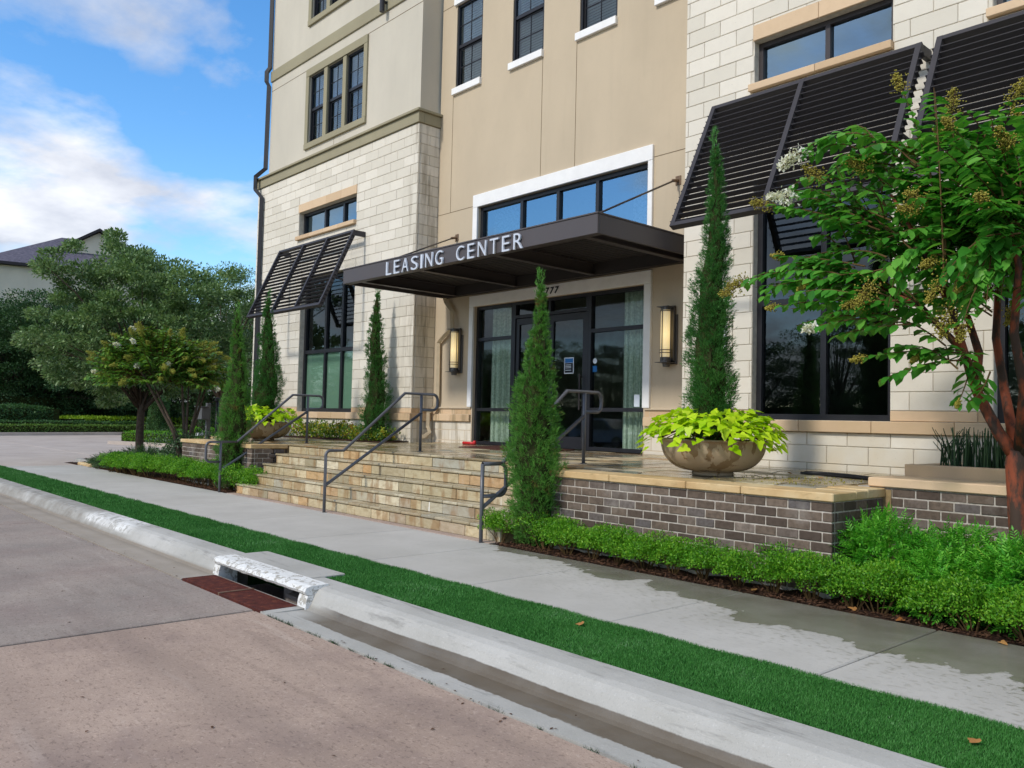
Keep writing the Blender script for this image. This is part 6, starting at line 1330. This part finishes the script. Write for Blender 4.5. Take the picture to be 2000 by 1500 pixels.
# ------------------------------------------------------------------ grey-roofed house far left
hd = 64.0; hs = hd/FPX
def HP(px, py_, dd=0): 
    d = FW+RT*(px-1000)/FPX-UP*(py_-750)/FPX; return np.array([0, 0, CAM_H])+d*(hd+dd)
ho = thing('house', 'pale house with grey hipped and gabled shingle roof behind the trees', 'house', tuple(HP(150, 800)*np.array([1, 1, 0])))
ux = LAT*0.86+FWH*0.5; ux /= np.linalg.norm(ux); uy = np.array([-ux[1], ux[0], 0]); O = HP(-42, 800)*np.array([1, 1, 0])
g = lambda x, y, z: tuple(O+ux*x+uy*y+np.array([0, 0, z]))
ze = HP(100, 506)[2]; zr = HP(180, 448)[2]+0.3; LW, DW = 13.0, 12.0
MB().add([g(x, y, z) for z in (0, ze) for x, y in ((0, 0), (LW, 0), (LW, DW), (0, DW))], [(0, 1, 5, 4), (1, 2, 6, 5), (2, 3, 7, 6), (3, 0, 4, 7)]).build('wall', 'house_wall', ho)
ov = 0.55; zh = ze+3.4
rm = MB().add([g(-ov, -ov, ze-0.1), g(LW+ov, -ov, ze-0.1), g(LW+ov, DW+ov, ze-0.1), g(-ov, DW+ov, ze-0.1), g(5.2, DW/2, zh), g(LW-5.2, DW/2, zh)], [(0, 1, 5, 4), (1, 2, 5), (2, 3, 4, 5), (3, 0, 4), (0, 1, 2, 3)])
roof_ = rm.build('roof', 'roof_shingle', ho)
MB().add([g(x, y, z) for z in (ze-0.32, ze-0.102) for x, y in ((-ov, -ov), (LW+ov, -ov), (LW+ov, DW+ov), (-ov, DW+ov))], [(0, 1, 5, 4), (1, 2, 6, 5), (2, 3, 7, 6), (3, 0, 4, 7), (0, 1, 2, 3)]).build('gutter', 'roof_eave', roof_)
gx_, gw = 7.9, 3.6; gz = ze+1.25
MB().add([g(gx_-gw, 2.9, gz), g(gx_+gw, 2.9, gz), g(gx_, 2.9, gz+2.35), g(gx_-gw, DW, gz), g(gx_+gw, DW, gz), g(gx_, DW, gz+2.35)], [(0, 1, 2), (3, 5, 4)]).build('gable', 'house_wall', ho)
MB().add([g(gx_-gw-0.6, 2.4, gz-0.3), g(gx_, 2.4, gz+2.42), g(gx_, DW, gz+2.42), g(gx_-gw-0.6, DW, gz-0.3), g(gx_+gw+0.6, 2.4, gz-0.3), g(gx_+gw+0.6, DW, gz-0.3), g(gx_-gw-0.6, 2.4, gz-0.08), g(gx_, 2.4, gz+2.66), g(gx_, DW, gz+2.66), g(gx_-gw-0.6, DW, gz-0.08), g(gx_+gw+0.6, 2.4, gz-0.08), g(gx_+gw+0.6, DW, gz-0.08)],
         [(0, 1, 2, 3), (1, 4, 5, 2), (6, 7, 8, 9), (7, 10, 11, 8), (0, 1, 7, 6), (1, 4, 10, 7), (3, 2, 8, 9), (2, 5, 11, 8), (0, 3, 9, 6), (4, 5, 11, 10)]).build('gable_roof', 'roof_eave', ho)
for wx_ in (7.6, 11.5):
    wz = ze-2.9; f_ = MB().add([g(x, y, z) for y in (-0.04, 0.02) for x, z in ((wx_, wz), (wx_+1.7, wz), (wx_+1.7, wz+1.7), (wx_, wz+1.7))], [(0, 1, 2, 3), (4, 5, 6, 7), (0, 1, 5, 4), (1, 2, 6, 5), (2, 3, 7, 6), (3, 0, 4, 7)]).build('window', 'frame_black', ho)
    for dx in (0.1, 0.9): MB().add([g(wx_+dx, -0.06, wz+0.1), g(wx_+dx+0.7, -0.06, wz+0.1), g(wx_+dx+0.7, -0.06, wz+1.6), g(wx_+dx, -0.06, wz+1.6)], [(0, 1, 2, 3)]).build('pane', 'car_glass', f_)
MB().tube([g(0.5, -0.1, 0), g(0.5, -0.1, ze-0.3)], 0.09, 6).build('downpipe', 'roof_eave', ho)
# ------------------------------------------------------------------ across the street (seen in the glass)
slab_between('lawn', (-120, -20.5), (60, -20.5), 60, -0.3, -0.02, 'lawn', -1); slab_between('kerb', (-120, -20.2), (60, -20.2), 0.3, -0.3, 0.0, 'concrete_far', -1)
rs = np.random.RandomState(200)
for i in range(15):
    x = -76+i*5.4+rs.uniform(-0.8, 0.8); plant_tree('oak_tree', ORD[i]+' oak from the left in the row across the street, mirrored in the glass', OAK3 if i % 2 else OAK2, (x, -25+rs.uniform(-2.5, 2.5), 0), (1.2, 1.2, rs.uniform(0.72, 0.9)), rot=i*1.3, group='oaks across the street')
leafy_box('street_hedge', 'long clipped hedge across the street, mirrored in the glass', 'hedge', (-90, -23, 0), (20, -23, 0), 1.2, 2.6, 12000, 'leaf_hedge_dark', (0.2, 0.34), 210)
# parked car, mirrored in the right side light
cr = thing('parked_car', 'pale blue sport utility car parked across the street, mirrored in the entrance glass', 'car', (-32.5, -16.6, -0.15))
cr.rotation_euler = (0, 0, 0.0)
def CR(x, y, z): return (-32.5+x, -16.6+y, -0.15+z)
side_p = [(-2.35, 0.35), (-2.38, 0.75), (-2.25, 1.02), (-1.95, 1.62), (-1.6, 1.75), (0.35, 1.72), (1.05, 1.12), (2.1, 1.0), (2.35, 0.8), (2.38, 0.38)]
m = MB(); w = 0.92
for s in (-1, 1):
    for (x, z) in side_p: m.v.append(CR(x, s*(w if z < 1.1 else w-0.14), z))
n_ = len(side_p)
for i in range(n_): m.f.append((i, (i+1) % n_, n_+(i+1) % n_, n_+i))
m.f.append(tuple(range(n_))); m.f.append(tuple(range(n_, 2*n_))); m.build('body', 'car_paint', cr)
for s in (-1, 1):
    for (xa, xb, xc, xd) in ((-1.75, -1.62, -0.75, -0.75), (-0.67, -0.67, 0.28, 0.9)):
        yy = s*(w-0.005); MB().add([CR(xa, yy+s*0.012, 1.1), CR(xd, yy+s*0.012, 1.1), CR(xc, s*(w-0.10), 1.6), CR(xb, s*(w-0.10), 1.6)], [(0, 1, 2, 3)]).build('side_window', 'car_glass', cr)
MB().add([CR(0.42, -0.7, 1.69), CR(0.42, 0.7, 1.69), CR(1.06, 0.8, 1.14), CR(1.06, -0.8, 1.14)], [(0, 1, 2, 3)]).build('windscreen', 'car_glass', cr); 
for xw in (-1.45, 1.45):
    for s in (-1, 1):
        wh = MB().tube([CR(xw, s*0.72, 0.36), CR(xw, s*0.95, 0.36)], 0.36, 20).build('wheel', 'tyre_rubber', cr); MB().tube([CR(xw, s*0.93, 0.36), CR(xw, s*0.965, 0.36)], 0.22, 14).build('rim', 'rim_metal', wh)
for s in (-1, 1): MB().box(*sorted((CR(2.2, 0, 0)[0], CR(2.42, 0, 0)[0])), *sorted((CR(0, s*0.55, 0)[1], CR(0, s*0.85, 0)[1])), 0.55, 0.72).build('headlight', 'lamp_clear', cr)
MB().box(CR(2.3, 0, 0)[0], CR(2.44, 0, 0)[0], CR(0, -0.5, 0)[1], CR(0, 0.5, 0)[1], 0.5, 0.72).build('grille', 'frame_black', cr)
# ------------------------------------------------------------------ small things
hp = [(-3.3, 8.0, PZ(8)+0.02), (-3.68, 8.2, PZ(8.2)+0.015), (-4.1, 8.42, PZ(8.4)+0.014), (-4.42, 8.50, PZ(8.5)+0.014), (-4.58, 8.42, PZ(8.4)+0.014), (-4.56, 8.30, PZ(8.3)+0.014), (-4.3, 8.24, PZ(8.2)+0.014), (-3.9, 8.14, PZ(8.1)+0.014), (-3.45, 7.98, PZ(8)+0.016), (-3.25, 7.9, PZ(8)+0.02)]
tag(MB().tube(hp, 0.013, 8).build('garden_hose', 'black_rubber', smooth=True), 'loop of black garden hose lying on the patio near the right wall', 'hose')
rd_ = thing('door_wedge', 'red rolled object lying at the foot of the left side light', 'door stop', (-12.15, 9.93, PZ(9.9)))
zz = PZ(9.93)+0.028; MB().tube([(-12.33, 9.93, zz), (-12.0, 9.95, zz)], 0.028, 10).build('roll', 'red_plastic', rd_, smooth=True); MB().tube([(-12.02, 9.95, zz-0.02), (-12.02, 9.95, zz+0.05)], [0.032, 0.026], 10).build('knob', 'red_plastic', rd_, smooth=True)
tag(MB().cbox(-10.98, -10.955, UY, UY+0.01, 0, 0.01).build('spare', 'frame_black') if False else MB().tube([(-14.9, UY-0.01, 10.18), (-14.9, UY-0.12, 10.2)], 0.03, 8).tube([(-14.9, UY-0.14, 10.28), (-14.9, UY-0.14, 9.96)], 0.055, 12).build('security_light', 'frame_black'), 'small dark cylinder light under the band at the upper left wall', 'wall lamp')
rs = np.random.RandomState(300)
lf_spots = [(A(1133, 1218, 4.1)[0], 4.12, 0.02), (-1.35, 3.95, 0.02), (-4.6, 8.15, PZ(8.15)+0.01), (-4.15, 7.9, PZ(7.9)+0.01), (-3.75, 6.1, 0.02), (-2.55, 6.06, 0.02), (-2.9, 6.08, 0.02), (-1.9, 5.98, 0.012)]
nmz = ['dry brown leaf lying on the turf near the kerb', 'dry leaf on the turf at the lower right', 'dry leaf on the patio beside the hose', 'dry leaf on the wall top near the hose', 'dry leaf in the mulch below the boxwood row', 'dry leaf at the pavement edge below the right bushes', 'dry leaf on the mulch left of the right bushes', 'yellow leaf on the wet pavement edge at the right']
for (x, y, z), lb in zip(lf_spots, nmz):
    o = new_obj('fallen_leaf', leaf_mesh(500, 'dry_leaf', LV), None); o.matrix_basis = frame_mat((x, y, z), rs.normal(0, 1, 3)*np.array([1, 1, 0.1]), (0.2*rs.rand(), -0.3, 1), 0.06); tag(o, lb, 'leaf', 'fallen leaves')
n = 170; P = np.stack([rs.uniform(-12, -0.6, n), np.where(rs.rand(n) < 0.5, rs.normal(2.92, 0.05, n), rs.uniform(0.6, 3.2, n)), np.full(n, -0.146)], 1)
V, F = scatter(DIAMOND[0], DIAMOND[1], P, rand_dirs(rs, n)*np.array([1, 1, 0.05]), np.tile([0.1, 0.1, 1.0], (n, 1)), rs.uniform(0.012, 0.035, n)); tag(new_obj('litter', tri_mesh('litter', V, F, 'mulch_chip')), 'scattered leaf litter along the gutter joint and road', 'litter', kind='stuff')
n = 900; cx_ = rs.choice(rs.uniform(-5.9, -0.8, 34), n); P = np.stack([cx_+rs.normal(0, 0.03, n), 2.93+rs.normal(0, 0.006, n), np.full(n, -0.16)], 1)
V, F = scatter([(0, 0.08, 0), (0, -0.08, 0), (1, 0, 0)], [(0, 1, 2)], P, np.array([0, 0, 0.8])+rs.normal(0, 0.7, (n, 3)), rand_dirs(rs, n), rs.uniform(0.012, 0.032, n)); tag(new_obj('weeds', tri_mesh('weeds', V, F, 'reed_green')), 'tiny weeds growing in the joint between gutter and road', 'weeds', kind='stuff')
n = 260; P = np.stack([rs.normal(-4.2, 0.4, n), rs.normal(7.5, 0.35, n), np.zeros(n)], 1); P[:, 2] = PZ(P[:, 1])+0.004; P = P[(P[:, 1] > 6.85) & (P[:, 0] < -3.65)]; n = len(P)
V, F = scatter(BUD[0], BUD[1], P, rand_dirs(rs, n), rand_dirs(rs, n), rs.uniform(0.003, 0.009, n)); tag(new_obj('seed_litter', tri_mesh('seed_litter', V, F, 'bud_olive')), 'fallen seeds scattered on the patio beside the right bowl', 'litter', kind='stuff')
